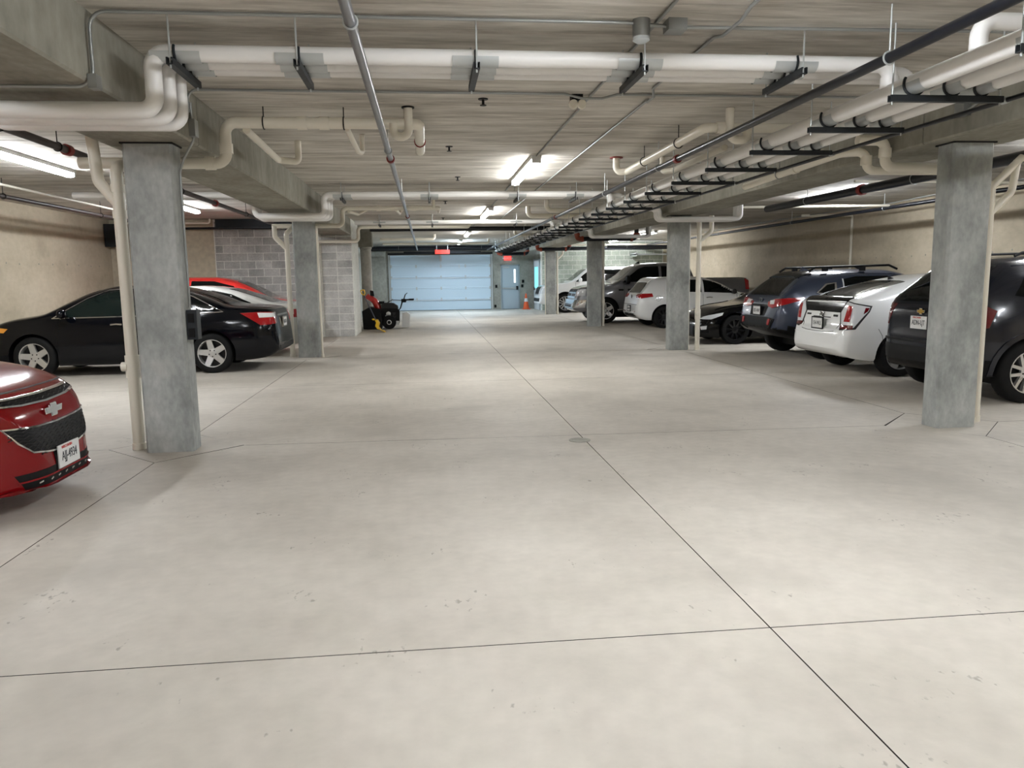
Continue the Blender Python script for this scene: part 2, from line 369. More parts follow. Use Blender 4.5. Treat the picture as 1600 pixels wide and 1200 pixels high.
# garage door (sections, hinges, rollers, tracks)
gd = empty('door_1', ((GX0+GX1)/2, YF, 0)); tag(gd, kind='structure', label='pale blue sectional garage door at the far end of the aisle')
hw = (GX1-GX0)/2
sh = GZ/5
for k in range(5):
    z0, z1 = k*sh+(.015 if k == 0 else .004), (k+1)*sh-.004
    s = MB(); s.prism([(0.05, z0), (0.10, z0), (0.10, z1), (0.05, z1), (0.042, z1-.02), (.05, z1-.05), (.05, z0+.05), (.042, z0+.02)], -hw, hw, 'x')
    sec = s.build('door_section', 'doorblue', gd, smooth=False)
    if k in (0, 2): MB().box(-hw, hw, 0.0, .045, z1-.05, z1-.015).build('stiffener_strut', 'whitemetal', sec, smooth=False)
hm = MB(); hm.box(-.035, .035, -.012, .0, -.07, .07); hm.box(-.02, .02, -.03, 0, -.02, .02); hm = hm.mesh('hinge', 'galv', smooth=False)
for k in range(1, 5):
    for q in range(5):
        inst('hinge', hm, gd, (-hw+.04+q*(2*hw-.08)/4, .042, k*sh))
for sx in (-1, 1):
    t = MB(); t.box(sx*hw-.03+sx*.06, sx*hw+.03+sx*.06, -.06, .0, 0, GZ-.1); t.box(sx*hw-.03+sx*.06, sx*hw+.03+sx*.06, -.04, .0, GZ-.1, GZ+.06)
    t.build('track', 'galv', gd, smooth=False)
MB().box(-hw-.1, hw+.1, -.07, -.01, GZ+.02, GZ+.10).build('header_angle', 'black', gd, smooth=False)
MB().tube([(-hw-.2, -.16, GZ+.26), (hw+.2, -.16, GZ+.26)], .035, 10).build('torsion_shaft', 'black', gd)
MB().box(-.05, .05, -.06, .03, GZ-.3, GZ).build('arm_bracket', 'galv', gd, smooth=False)
MB().box(-.012, .012, -.02, .04, GZ-.62, GZ-.32).build('pull_handle', 'whitemetal', gd, smooth=False)
MB().box(.85, .9, .02, .04, GZ-.62, GZ-.45).build('lock_plate', 'whitemetal', gd, smooth=False)
MB().box(-hw, hw, .04, .11, 0.0, .016).build('bottom_seal', 'black', gd, smooth=False)
# person door
pd = tag(empty('door_2', ((PX0+PX1)/2, YF, 0)), kind='structure', label='grey-blue steel exit door with narrow lit glass beside the garage door')
w = (PX1-PX0)/2
f = MB(); f.box(-w, -w+.05, -.03, .12, 0, PZ); f.box(w-.05, w, -.03, .12, 0, PZ); f.box(-w, w, -.03, .12, PZ-.05, PZ); f.build('door_frame', 'frame', pd, smooth=False)
f = MB(); f.box(-w+.055, w-.055, .02, .065, 0.012, PZ-.055); f.build('door_leaf', 'doorgrey', pd, smooth=False)
MB().box(.17, .28, .005, .022, 1.24, 1.92).build('glass_frame', 'frame', pd, smooth=False)
MB().box(.18, .27, .0, .02, 1.26, 1.90).build('door_glass', 'whitelit', pd, smooth=False)
MB().box(-w+.06, w-.09, -.06, -.02, .98, 1.03).build('push_bar', 'galv', pd, smooth=False)
MB().box(w-.17, w-.10, -.07, .02, .92, 1.10).build('push_bar_latch', 'black', pd, smooth=False)
MB().box(-w+.1, -w+.42, -.05, .02, 1.97, 2.03).build('door_closer', 'galv', pd, smooth=False)
MB().box(-w+.05, w-.05, -.03, .06, 0.0, .012).build('threshold', 'black', pd, smooth=False)
# side door with the bright cyan pane, in the right return wall
sd = tag(empty('door_3', (XRET, 35.55, 0)), kind='structure', label='pale door with bright cyan pane in the far right return wall')
MB().box(-.05, 0, -.95, .95, 0, 2.35).build('door_frame', 'frame', sd, smooth=False)
MB().box(-.065, -.05, -.88, .62, .01, 2.28).build('door_leaf', 'whitemetal', sd, smooth=False)
MB().box(-.075, -.065, -.62, .42, 1.0, 1.98).build('door_glass', 'cyanlit', sd, smooth=False)
MB().box(-.10, -.065, .46, .52, .9, 1.05).build('door_handle', 'black', sd, smooth=False)
# ================================================================== LAMPS
CT = CZ-.004
lh = MB().box(-.066, .066, -1.22, 1.22, CZ-.05, CZ).mesh('housing', 'lampbody', smooth=False)
lprof = [(-.05, CZ-.05), (-.054, CZ-.06), (-.054, CZ-.085), (-.03, CZ-.105), (.03, CZ-.105), (.054, CZ-.085), (.054, CZ-.06), (.05, CZ-.05)]
ll = MB().prism(lprof, -1.19, 1.19, 'y').mesh('lens', 'lens', smooth=False)
llm = MB().prism(lprof, -1.19, 1.19, 'y').mesh('lens', 'lensmid', smooth=False)
llc = MB().prism(lprof, -1.19, 1.19, 'y').mesh('lens', 'lensadded', smooth=False)
le = MB().box(-.06, .06, -.02, .02, CZ-.10, CZ-.04).mesh('end_cap', 'lampbody', smooth=False)
def strip_light(x, y, label, cool=0):
    r = empty('strip_light', (x, y, 0)); tag(r, label, 'light', 'long ceiling strip lights')
    inst('housing', lh, r); inst('lens', (ll, llc, llm)[cool], r)
    for s in (-1, 1): inst('end_cap', le, r, (0, s*1.205, 0))
strip_light(1.5, 3.05, 'ceiling strip light over the aisle, nearest and just above the top edge')
strip_light(1.5, 11.45, 'lit ceiling strip light over the aisle, largest one in view', 2)
strip_light(1.5, 18.6, 'lit ceiling strip light over the aisle, second from camera', 2)
strip_light(1.5, 27.0, 'lit ceiling strip light over the aisle, third from camera', 2)
strip_light(1.5, 33.2, 'added cool ceiling strip light just before the garage door, brightening the far end', 1)  # added lamp: gives the garage door end its cool, brighter light
strip_light(1.5, -3.8, 'ceiling strip light over the aisle behind the camera')
for y, l in [(-2.0, 'ceiling strip light over the left bay behind the camera'), (4.3, 'ceiling strip light over the dark red car in left bay'), (10.45, 'long lit ceiling strip light at left edge of the photo'), (16.5, 'small lit ceiling strip light in left bay, right of the left foreground column')]:
    strip_light(-4.95, y, l)
for y, l in [(-2.0, 'ceiling strip light over the right bay behind the camera'), (2.4, 'ceiling strip light over right bay beyond the right edge'), (8.2, 'ceiling strip light over the slate SUV'), (14.6, 'ceiling strip light over the blue-grey crossover, hidden behind the thick black main'), (28.0, 'ceiling strip light over the grey pickup truck'), (32.4, 'added unseen ceiling strip light over the large white SUV')]:  # the farthest one is added to brighten the pale block wall
    strip_light(8.2, y, l)

# ================================================================== PIPES
def pipe(name, label, path, r, mat, bend=0.1, group=None, n=12, cat='pipe'):
    o = MB().tube(path, r, n, bend).build(name, mat); tag(o, label, cat, group); return o
def sleeve(parent, p, d, r, l, mat, name='coupling', n=12):
    d = Vector(d).normalized()*l/2; p = Vector(p)
    return MB().tube([p-d, p+d], r, n).build(name, mat, parent)
def hanger(parent, x, y, z, r, ax='y', mat='conduit'):
    m = MB(); m.tube([(x, y, z+r+.01), (x, y, CZ)], .005, 6)
    ring = [(x+(r+.006)*math.cos(t*PI/8), y, z+(r+.006)*math.sin(t*PI/8)) if ax == 'y' else (x, y+(r+.006)*math.cos(t*PI/8), z+(r+.006)*math.sin(t*PI/8)) for t in range(17)]
    m.tube(ring, .006, 5, caps=False); m.build('hanger', mat, parent)
# --- trapeze hangers
def trap_meshes(length, pipes, z, rods=(0.02, 1.0)):
    """strut runs along local +x from 0..length at height z; pipes: (offset, radius)"""
    d = {}
    s = MB(); s.box(0, length, -.02, .02, z-.041, z-.036); s.box(0, length, -.02, -.016, z-.036, z); s.box(0, length, .016, .02, z-.036, z)
    s.box(0, length, -.02, -.008, z-.004, z); s.box(0, length, .008, .02, z-.004, z); d['s'] = s.mesh('strut', 'strut', smooth=False)
    d['c'] = []; d['h'] = []
    for o, r in pipes:
        c = MB(); zc = z+r+.012
        c.tube([(o+(r+.012)*math.cos(t), 0, zc+(r+.012)*math.sin(t)) for t in [PI*1.5+k*PI*.68/8 for k in range(-8, 9)]], .009, 6)
        d['c'].append(c.mesh('pipe_clamp', 'strut'))
        h = MB(); n = 10; rr = r+.006
        vs = []
        for yy in (-.15, .15):
            for k in range(n+1):
                t = PI+PI*k/n; vs.append((o+rr*math.cos(t), yy, zc+rr*math.sin(t)))
        h.add(vs, [(k, k+1, n+2+k, n+1+k) for k in range(n)])
        d['h'].append(h.mesh('saddle_shield', 'galv'))
    d['rods'] = [(o, MB().tube([(0, 0, z-.06), (0, 0, CZ)], .006, 6).mesh('threaded_rod', 'galv')) for o in rods]
    return d
def trapeze(d, loc, rz, label, group):
    r = empty('trapeze_hanger', loc, rz); tag(r, label, 'pipe hanger', group)
    inst('strut', d['s'], r)
    for m in d['c']: inst('pipe_clamp', m, r)
    for m in d['h']: inst('saddle_shield', m, r)
    for o, m in d['rods']: inst('threaded_rod', m, r, (o, 0, 0))
# --- crossing bundles of white insulated pipes
AP = [(0.16, .052), (0.335, .045), (0.475, .038)]
ZA = 2.85
def crossing(y0, xr, names, zlow=2.55, xdrop=-1.64, xleft=-2.77, endz=2.73):
    for (o, r), nm, k in zip(AP, names, range(3)):
        y = y0+o; z = ZA+r+.012; xd = xdrop-.01+.034*k; zl = zlow+.02-.015*k
        p = pipe('insulated_pipe', nm, [(-5.6, y, z), (xleft, y, z), (xleft, y, zl), (xd, y, zl), (xd, y, z), (xr[k], y, z), (xr[k], y, endz)], r, 'insul', .085, 'white insulated pipes crossing the aisle', 14)
        sleeve(p, (xr[k], y, z-.12), (0, 0, 1), r+.008, .08, 'insul', 'jacket_collar')
tA = trap_meshes(.6, AP, ZA, (0.02, .58))
XB3 = [3.23, 3.50, 3.71]
crossing(5.0, [3.23, 3.49, 3.70], ['thickest white pipe crossing the ceiling in the foreground, nearest of three', 'middle of three white pipes crossing the foreground ceiling', 'thinnest and farthest of three white pipes crossing the foreground ceiling'])
for x, l in [(-1.50, 'black strut pipe hanger beside the left beam'), (-.75, 'black strut pipe hanger left of the grey steel pipe'), (.36, 'black strut pipe hanger right of the grey steel pipe, near middle'), (1.45, 'black strut pipe hanger below the round ceiling sensor'), (2.53, 'black strut pipe hanger left of the black fire pipe')]:
    trapeze(tA, (x, 5.0, 0), PI/2, l, 'hangers under the foreground crossing pipes')
crossing(13.05, [3.23, 3.49, 3.70], ['thickest white pipe crossing the aisle over the second columns', 'middle white pipe crossing the aisle over the second columns', 'thinnest white pipe crossing the aisle over the second columns'])
for k, x in enumerate((-1.35, .1, 1.6, 2.6)):
    trapeze(tA, (x, 13.05, 0), PI/2, '%s black hanger from the left on the second crossing pipe row' % ORD[k], 'hangers under the second crossing pipes')
for (o, r), nm in zip(AP[:2], ['thicker white pipe crossing the aisle far back, above the third columns', 'thinner white pipe crossing the aisle far back, above the third columns']):
    pipe('insulated_pipe', nm, [(-1.7, 19.2+o, 2.9), (3.23 if o < .2 else 3.5, 19.2+o, 2.9), (3.23 if o < .2 else 3.5, 19.2+o, 2.73)], r, 'insul', .08, 'white insulated pipes crossing the aisle')
for k, x in enumerate((-1.1, .2, 2.3)):
    trapeze(tA, (x, 19.2, 0), PI/2, '%s black hanger from the left on the third crossing pipe row' % ORD[k], 'hangers under the third crossing pipes')
# --- long bundle along the right side of the aisle
BPs = [(.17, .062), (.44, .050), (.65, .042)]; ZB = 2.65; XB0 = 3.06
tB = trap_meshes(.80, BPs, ZB, (.02, .785))
nmB = ['thickest white pipe of the long bundle beside the right beam, on its left', 'middle white pipe of the long bundle beside the right beam', 'thinnest white pipe of the long bundle beside the right beam']
for (o, r), nm in zip(BPs, nmB):
    p = pipe('insulated_pipe', nm, [(XB0+o, -5.5, ZB+r+.012), (XB0+o, 35.0, ZB+r+.012)], r, 'insul', 0, 'long bundle of white insulated pipes', 14)
yy = [2.70, 3.78, 4.88, 5.95, 7.05, 8.2]
while yy[-1] < 33.5: yy.append(yy[-1]+1.16)
for k, y in enumerate(yy):
    trapeze(tB, (XB0, y, 0), 0, '%s black strut hanger from camera under the long white pipe bundle' % ORD[k], 'hangers along the long pipe bundle')
# risers that drop from the long bundle under the right beam to the right bay
for (yb, tagw) in ((14.3, 'second'), (20.3, 'third')):
    for k, (o, r) in enumerate(BPs):
        y = yb+k*.13; x = 4.45
        pipe('branch_pipe', '%s white branch pipe dropping under the right beam before the %s right column' % (['nearest', 'middle', 'farthest'][k], tagw),
             [(XB0+o, y, ZB+.12), (x, y, ZB+.12), (x, y, 2.56-.0), (6.05, y, 2.56), (6.05, y, 2.9)], .042, 'insul', .09, 'branches under the right beam')
for k, (y, l) in enumerate([(4.3, 'white riser tee joining the long bundle near the right edge')]):
    pipe('riser_pipe', l, [(XB0+.17, y, ZB+.06), (XB0+.17, y, 2.93), (4.6, y, 2.93)], .05, 'insul', .09)
# thin black pipe along the bundle's right edge
bp = pipe('conduit_pipe', 'thin black pipe running along the right ends of the strut hangers', [(3.90, -5, 2.63), (3.90, 34.5, 2.63)], .017, 'blackpipe', 0)
for y in (4.9, 7.1, 9.4, 11.7): sleeve(bp, (3.90, y, 2.63), (0, 1, 0), .024, .05, 'galv', 'clip')
# --- fire pipes over the aisle
fp = pipe('sprinkler_pipe', 'black sprinkler pipe running diagonally across the upper right ceiling', [(2.84, -5, 2.79), (2.84, 35.3, 2.79)], .032, 'blackpipe', 0, 'sprinkler mains along the aisle')
for y in (4.55, 9.2, 12.0, 17.0, 22.0, 27.0, 32.0): hanger(fp, 2.84, y, 2.79, .032, 'y', 'galv')
sleeve(fp, (2.84, 8.5, 2.79), (0, 1, 0), .046, .07, 'redp'); sleeve(fp, (2.84, 16.6, 2.79), (0, 1, 0), .044, .07, 'redp')
fp = pipe('sprinkler_pipe', 'grey steel sprinkler pipe running away over the left half of the aisle', [(-.34, -5, 2.79), (-.34, 34.5, 2.79)], .03, 'steelpipe', 0, 'sprinkler mains along the aisle')
for y in (4.1, 8.0, 12.6, 17.0, 21.8, 27.0): hanger(fp, -.34, y, 2.79, .03, 'y', 'galv')
for y in (8.55, 16.2): sleeve(fp, (-.34, y, 2.79), (0, 1, 0), .045, .07, 'redp')
# --- conduits on the ceiling
pipe('conduit', 'thin conduit crossing the nearest ceiling and bending down the left beam', [(-2.7, 4.93, 2.655), (-1.915, 4.93, 2.655), (-1.915, 4.93, 3.08), (1.30, 4.93, 3.08), (1.62, 4.93, 3.06), (4.3, 4.93, 3.08)], .011, 'conduit', .1, 'ceiling conduits')
o = tag(MB().box(-1.935, -1.885, 4.89, 4.97, 2.64, 2.72).build('junction_fitting', 'conduit'), 'small conduit elbow fitting on the lower edge of upper left beam', 'conduit fitting')
pipe('conduit', 'thin conduit crossing the ceiling behind the foreground pipes', [(-1.915, 6.80, 2.90), (-1.915, 6.80, 3.08), (1.25, 6.80, 3.08), (1.40, 6.80, 3.045), (1.58, 6.80, 3.045), (1.72, 6.80, 3.08), (4.6, 6.80, 3.08)], .011, 'conduit', .08, 'ceiling conduits')
pipe('conduit', 'conduit on the ceiling in line with the strip lights, nearest run', [(1.5, 4.3, 3.085), (1.5, 10.2, 3.085)], .011, 'conduit', 0, 'ceiling conduits')
pipe('conduit', 'conduit on the ceiling between first and second lit strip lights', [(1.5, 12.7, 3.085), (1.5, 17.3, 3.085)], .011, 'conduit', 0, 'ceiling conduits')
pipe('conduit', 'conduit on the ceiling between second and third lit strip lights', [(1.5, 19.9, 3.085), (1.5, 25.7, 3.085)], .011, 'conduit', 0, 'ceiling conduits')
pipe('conduit', 'long conduit on the ceiling right of the strip lights, with a kink', [(1.98, 2.5, 3.085), (1.98, 4.6, 3.085), (1.98, 4.75, 3.05), (1.98, 5.05, 3.05), (1.98, 5.2, 3.085), (1.98, 6.6, 3.085), (2.02, 6.7, 3.04), (2.02, 6.9, 3.04), (2.06, 7.0, 3.085), (2.06, 21.0, 3.085)], .011, 'conduit', .03, 'ceiling conduits')
# --- sensors on the ceiling
s = empty('ceiling_sensor', (1.40, 4.93, CZ)); tag(s, 'round grey ceiling sensor with white base, at top of the photo', 'sensor')
MB().lathe([(.055, 0), (.055, -.10), (.05, -.105)], 20).build('housing', 'conduit', s); MB().lathe([(.052, -.105), (.054, -.125), (.03, -.14), (.0, -.142)], 20).build('lens_cover', 'whitemetal', s)
s = tag(MB().box(1.56, 1.68, 4.87, 4.99, 3.03, 3.10).build('junction_box', 'conduit', smooth=False), 'small grey junction box beside the round ceiling sensor', 'junction box')
s = empty('camera_sensor', (1.38, 6.93, CZ)); tag(s, 'small white two-eyed detector below the second conduit', 'sensor')
MB().box(-.05, .05, -.05, .05, -.05, 0).build('base', 'black', s, smooth=False)
for sx in (-.035, .04): MB().lathe([(.038, -.03), (.042, .0), (.034, .03)], 14, 'y', (sx, -.03, -.085)).build('eye', 'pvc', s)
# --- sprinkler heads
sm = MB(); sm.lathe([(.012, 0), (.012, -.05), (.03, -.055), (.03, -.06)], 12); sm.lathe([(.045, -.0), (.045, -.008)], 12); sm = sm.mesh('ceiling_sprinkler', 'black')
for k, (x, y) in enumerate([(.56, 7.1), (.33, 9.6), (.55, 12.4), (.45, 16.2), (.5, 20.6)]):
    o = inst('ceiling_sprinkler', sm, None, (x, y, CZ)); tag(o, '%s black sprinkler head from camera on the aisle ceiling' % ORD[k], 'sprinkler', 'black sprinkler heads')
# --- cream drain pipes
def drain(label, path, r=.054, bend=.09, collars=()):
    p = pipe('drain_pipe', label, path, r, 'pvc', bend, 'cream plastic drain pipes')
    for c, d in collars: sleeve(p, c, d, r+.01, .09, 'pvc', 'collar')
    return p
d = drain('cream drain pipe turning over the left foreground column and running right under the ceiling', [(-3.1, 7.5, 2.59), (-1.80, 7.5, 2.59), (-1.80, 7.5, 2.955), (-.95, 7.5, 2.955), (-.02, 7.5, 2.955), (-.02, 8.9, 2.93)], .052, .1,
          [((-1.80, 7.5, 2.72), (0, 0, 1)), ((-1.95, 7.5, 2.59), (1, 0, 0)), ((-1.1, 7.5, 2.955), (1, 0, 0)), ((-.9, 7.5, 2.955), (1, 0, 0))])
hanger(d, -1.45, 7.5, 2.955, .052, 'x', 'black'); hanger(d, -.72, 7.5, 2.955, .052, 'x', 'black')
m = MB(); m.tube([(-.12, 7.46, CT), (-.12, 7.46, 2.83), (-.26, 7.46, 2.83), (-.26, 7.46, 2.95)], .04, 12, .07); m.build('trap', 'pvc', d)
MB().lathe([(.06, 0), (.06, -.012)], 14, 'z', (-.12, 7.46, CZ)).build('flange', 'black', d)
m = MB(); m.tube([(-1.62, 7.55, 2.90), (-1.62, 9.1, 2.86), (-1.42, 9.25, 2.86), (-1.42, 9.25, CT)], .036, 12, .05); m.build('branch', 'pvc', d)
m = MB(); m.tube([(-.70, 7.55, 2.92), (-.70, 8.75, 2.9), (-.66, 8.85, 2.9), (-.66, 8.85, CT)], .028, 12, .04); m.build('branch', 'pvc', d)
sleeve(d, (-.02, 8.35, 2.94), (0, 1, 0), .062, .03, 'redp', 'clamp')
d = drain('cream drain with trap right of the aisle centre behind the foreground pipes', [(4.6, 7.4, 2.92), (2.75, 7.4, 2.92), (2.75, 10.3, 2.9), (2.62, 10.4, 2.9), (2.62, 10.4, CZ-.004)], .046, .08, [((2.9, 7.4, 2.92), (1, 0, 0))])
m = MB(); m.tube([(2.98, 7.36, CT), (2.98, 7.36, 2.8), (3.16, 7.36, 2.8), (3.16, 7.36, 2.92)], .042, 12, .08); m.build('trap', 'pvc', d)
MB().lathe([(.09, -.002), (.09, -.015)], 16, 'z', (2.62, 10.4, CZ)).build('flange', 'redp', d)
for y in (8.2, 9.5): hanger(d, 2.75, y, 2.91, .046, 'y', 'black')
drain('cream drain rising to the ceiling behind the long bundle', [(3.35, 8.4, 2.9), (3.35, 10.2, 2.9), (3.25, 10.35, 2.9), (3.25, 10.35, CT)], .036, .05)
d = drain('cream drain crossing the aisle behind the second crossing pipes', [(-3.0, 15.75, 2.58), (-1.62, 15.75, 2.58), (-1.62, 15.75, 2.92), (.3, 15.75, 2.92), (.3, 16.3, 2.9)], .045, .1, [((-.9, 15.75, 2.92), (1, 0, 0)), ((-.2, 15.75, 2.92), (1, 0, 0))])
m = MB(); m.tube([(.2, 15.72, CT), (.2, 15.72, 2.9)], .035, 10); m.build('trap', 'pvc', d)
m = MB(); m.tube([(-1.5, 15.8, 2.86), (-1.35, 16.2, 2.84), (-1.15, 16.25, 2.95)], .03, 10, .04); m.build('branch', 'pvc', d)
m = MB(); m.tube([(-.55, 15.8, 2.88), (-.5, 16.4, 2.86), (-.46, 16.45, 2.95)], .025, 10, .04); m.build('branch', 'pvc', d)
d = drain('cream drain crossing the aisle above the grey block corner', [(-2.9, 20.45, 2.50), (-1.72, 20.45, 2.50), (-1.72, 20.45, 2.86), (1.2, 21.2, 2.9), (1.3, 21.4, CZ-.004)], .045, .1)
drain('far cream drain hanging before the garage door', [(-1.6, 28.0, 2.92), (.35, 28.0, 2.92), (.35, 28.0, CT)], .05, .1)
drain('farthest cream drain crossing above the garage door', [(-1.7, 31.5, 2.92), (2.6, 31.5, 2.92), (2.6, 31.5, CT)], .045, .1)
drain('cream drain elbow pair beside the black pipe over the far aisle', [(3.0, 25.5, CT), (3.0, 25.5, 2.9), (4.4, 25.5, 2.9)], .055, .1)
drain('short cream drain hanging behind the second crossing pipes on the right', [(2.35, 17.4, CT), (2.35, 17.4, 2.88), (4.4, 17.4, 2.86)], .055, .1)
drain('cream drain with red collar over the far right of the aisle', [(2.55, 16.0, CT), (2.55, 16.0, 2.88), (4.4, 16.0, 2.86)], .05, .1)
# drains at the right foreground column
d = drain('cream drain along the right beam turning down towards the right foreground column, left one', [(4.28, 10.0, 2.66), (4.28, 7.62, 2.72), (4.50, 7.52, 2.72), (4.50, 7.52, 2.53), (5.5, 7.52, 2.53)], .045, .09, [((4.28, 8.6, 2.695), (0, 1, 0)), ((4.50, 7.52, 2.63), (0, 0, 1))]); hanger(d, 4.28, 9.0, 2.685, .045, 'y')
d = drain('cream drain dropping beside the right foreground column, right one', [(4.30, 7.36, 2.80), (4.60, 7.36, 2.80), (4.60, 7.36, 2.54), (5.6, 7.36, 2.54)], .05, .09, [((4.60, 7.36, 2.68), (0, 0, 1))])
# --- vertical stacks beside columns
def stack(label, x, y, r, top, cz=None, extra=None, cm='pvc'):
    o = pipe('drain_stack', label, [(x, y, 0)]+top, r, 'pvc', .08, 'vertical drain stacks')
    sleeve(o, (x, y, .03), (0, 0, 1), r+.008, .06, 'pvc', 'base_collar')
    if cz:
        sleeve(o, (x, y, cz), (0, 0, 1), r+.009, .2, 'pvc', 'cleanout_tee'); sleeve(o, (x-.02, y-r-.02, cz), (0, 1, 0), r*.75, .06, 'pvc', 'cleanout_plug')
    for e in extra or []: MB().tube(e, r*.95, 12, .1).build('branch', 'pvc', o)
    return o
s = stack('cream drain stack with wye branch left of the left foreground column', -2.645, 7.12, .052, [(-2.645, 7.12, 2.50), (-2.60, 7.42, 2.58)], None, [[(-2.645, 7.12, 2.18), (-2.80, 7.12, 2.38), (-2.83, 7.12, 2.80)]])
sleeve(s, (-2.645, 7.12, .76), (0, 0, 1), .062, .2, 'pvc', 'cleanout_tee'); sleeve(s, (-2.705, 7.10, .76), (1, 0, 0), .042, .05, 'pvc', 'cleanout_plug')
for z in (2.1, 2.32): sleeve(s, (-2.645, 7.12, z), (0, 0, 1), .06, .07, 'pvc', 'collar')
stack('cream drain stack with wye left of the second left column', -2.68, 15.45, .05, [(-2.68, 15.45, 2.42), (-2.6, 15.75, 2.55)], .95, [[(-2.68, 15.45, 2.12), (-2.90, 15.45, 2.35), (-2.90, 15.45, 2.56)]])
stack('thin cream pipe on right corner of the second left column', -2.07, 15.24, .022, [(-2.07, 15.24, 2.55)])
stack('cream drain stack in front of the grey block wall behind the second left column', -2.83, 20.60, .06, [(-2.83, 20.60, 2.50)])
stack('thin cream pipe right of the right foreground column', 5.35, 6.86, .022, [(5.35, 6.86, 2.3), (5.42, 6.95, 2.6)])
stack('thicker cream drain stack right of the right foreground column, bending right at top', 5.45, 6.94, .036, [(5.45, 6.94, 2.30), (5.75, 6.94, 2.58)], None, [[(5.45, 6.94, 2.05), (5.66, 6.94, 2.25), (5.70, 6.94, 2.55)]])
stack('cream drain stack with wye right of the second right column', 5.40, 14.76, .048, [(5.40, 14.76, 2.58), (4.52, 14.76, 2.58), (4.52, 14.76, 2.76)], .72, [[(5.40, 14.76, 2.15), (5.65, 14.76, 2.35), (5.65, 14.76, 2.66)]])
stack('thin cream pipe on right face of the second right column', 5.28, 14.95, .015, [(5.28, 14.95, 2.5)])
stack('cream drain stack right of the third right column', 5.33, 22.72, .045, [(5.33, 22.72, 2.55)], .72)
stack('cream drain stack with side branch right of the farthest right column', 5.32, 30.8, .045, [(5.32, 30.8, 2.5)], .72, [[(5.32, 30.8, 2.2), (5.55, 30.8, 2.42), (5.55, 30.8, 2.62)]])
stack('thin cream pipe on left corner of the farthest right column', 4.80, 30.66, .02, [(4.80, 30.66, 2.5)])
# --- conduit and boxes on the left foreground column
c = empty('conduit_run', (-2.09, 7.02, 0)); tag(c, 'thin grey conduit with outlet box down the right face of left foreground column', 'conduit')
MB().tube([(0.005, 0, 1.28), (0.005, 0, 2.45), (.06, -.05, 2.55), (.16, -.08, 2.7), (.165, -.12, 3.0)], .011, 8, .1).build('conduit_tube', 'conduit', c)
MB().box(-.012, .075, -.06, .05, 1.0, 1.26).build('outlet_box', 'strut', c, smooth=False)
for z in (1.06, 1.19): MB().box(.0, .05, -.068, -.058, z-.04, z+.04).build('socket', 'black', c, smooth=False)
MB().box(.12, .2, -.16, -.06, 2.72, 2.86).build('junction_box', 'conduit', c, smooth=False)
o = tag(MB().box(4.60, 4.67, 6.25, 6.37, 2.82, 2.94).build('junction_box', 'conduit', smooth=False), 'small grey junction box on the right beam by the right foreground column', 'junction box')
pipe('conduit', 'short conduit loop beside the junction box on the right beam', [(4.64, 6.0, 3.08), (4.64, 6.12, 2.9), (4.64, 6.25, 2.86)], .011, 'conduit', .05)
# --- left bay pipework
p = pipe('sprinkler_pipe', 'dark brown sprinkler main under the left bay ceiling next to the beam', [(-3.45, -4, 2.80), (-3.45, 20.3, 2.80)], .036, 'brownpipe', 0, 'sprinkler mains in the side bays')
for y in (6.9, 7.9, 11.6, 15.6): hanger(p, -3.45, y, 2.80, .036, 'y', 'black')
for y in (8.1, 13.4): sleeve(p, (-3.45, y, 2.80), (0, 1, 0), .055, .08, 'redp')
p = pipe('sprinkler_pipe', 'dark sprinkler pipe along the left wall under the ceiling', [(-6.3, -4, 2.83), (-6.3, 20.2, 2.83)], .034, 'brownpipe', 0, 'sprinkler mains in the side bays')
for y in (9, 12.5, 16): hanger(p, -6.3, y, 2.83, .034, 'y', 'black')
pipe('drain_pipe', 'thin white pipe beside the dark sprinkler pipe near the left wall', [(-6.0, 11.5, 2.93), (-6.0, 19.8, 2.93)], .02, 'pvc', 0)
pipe('drain_pipe', 'thin white pipe above the dark brown sprinkler main in left bay', [(-3.2, 4.0, 2.95), (-3.2, 8.4, 2.95)], .022, 'pvc', 0)
pipe('sprinkler_pipe', 'black pipe crossing the left bay before the block wall', [(-7.2, 20.45, 2.86), (-2.8, 20.45, 2.86)], .03, 'blackpipe', 0)
o = MB().box(-5.32, -3.3, 20.50, 20.72, 2.86, 3.09); o.box(-5.32, -3.3, 20.42, 20.74, 2.86, 2.885); tag(o.build('steel_beam', 'strut', smooth=False), 'dark steel beam above the grey block wall at left', 'beam')
o = MB().box(-7.98, -7.55, 20.35, 20.72, 2.42, 2.98); o.box(-7.9, -7.6, 20.3, 20.36, 2.48, 2.62); tag(o.build('wall_box', 'strut', smooth=False), 'dark metal box high in the left wall corner', 'box')
pipe('drain_pipe', 'thin white pipe along the ceiling edge before the beige panel', [(-7.4, 20.3, 2.98), (-5.4, 20.3, 2.98), (-5.4, 20.3, 3.09)], .025, 'pvc', .05)
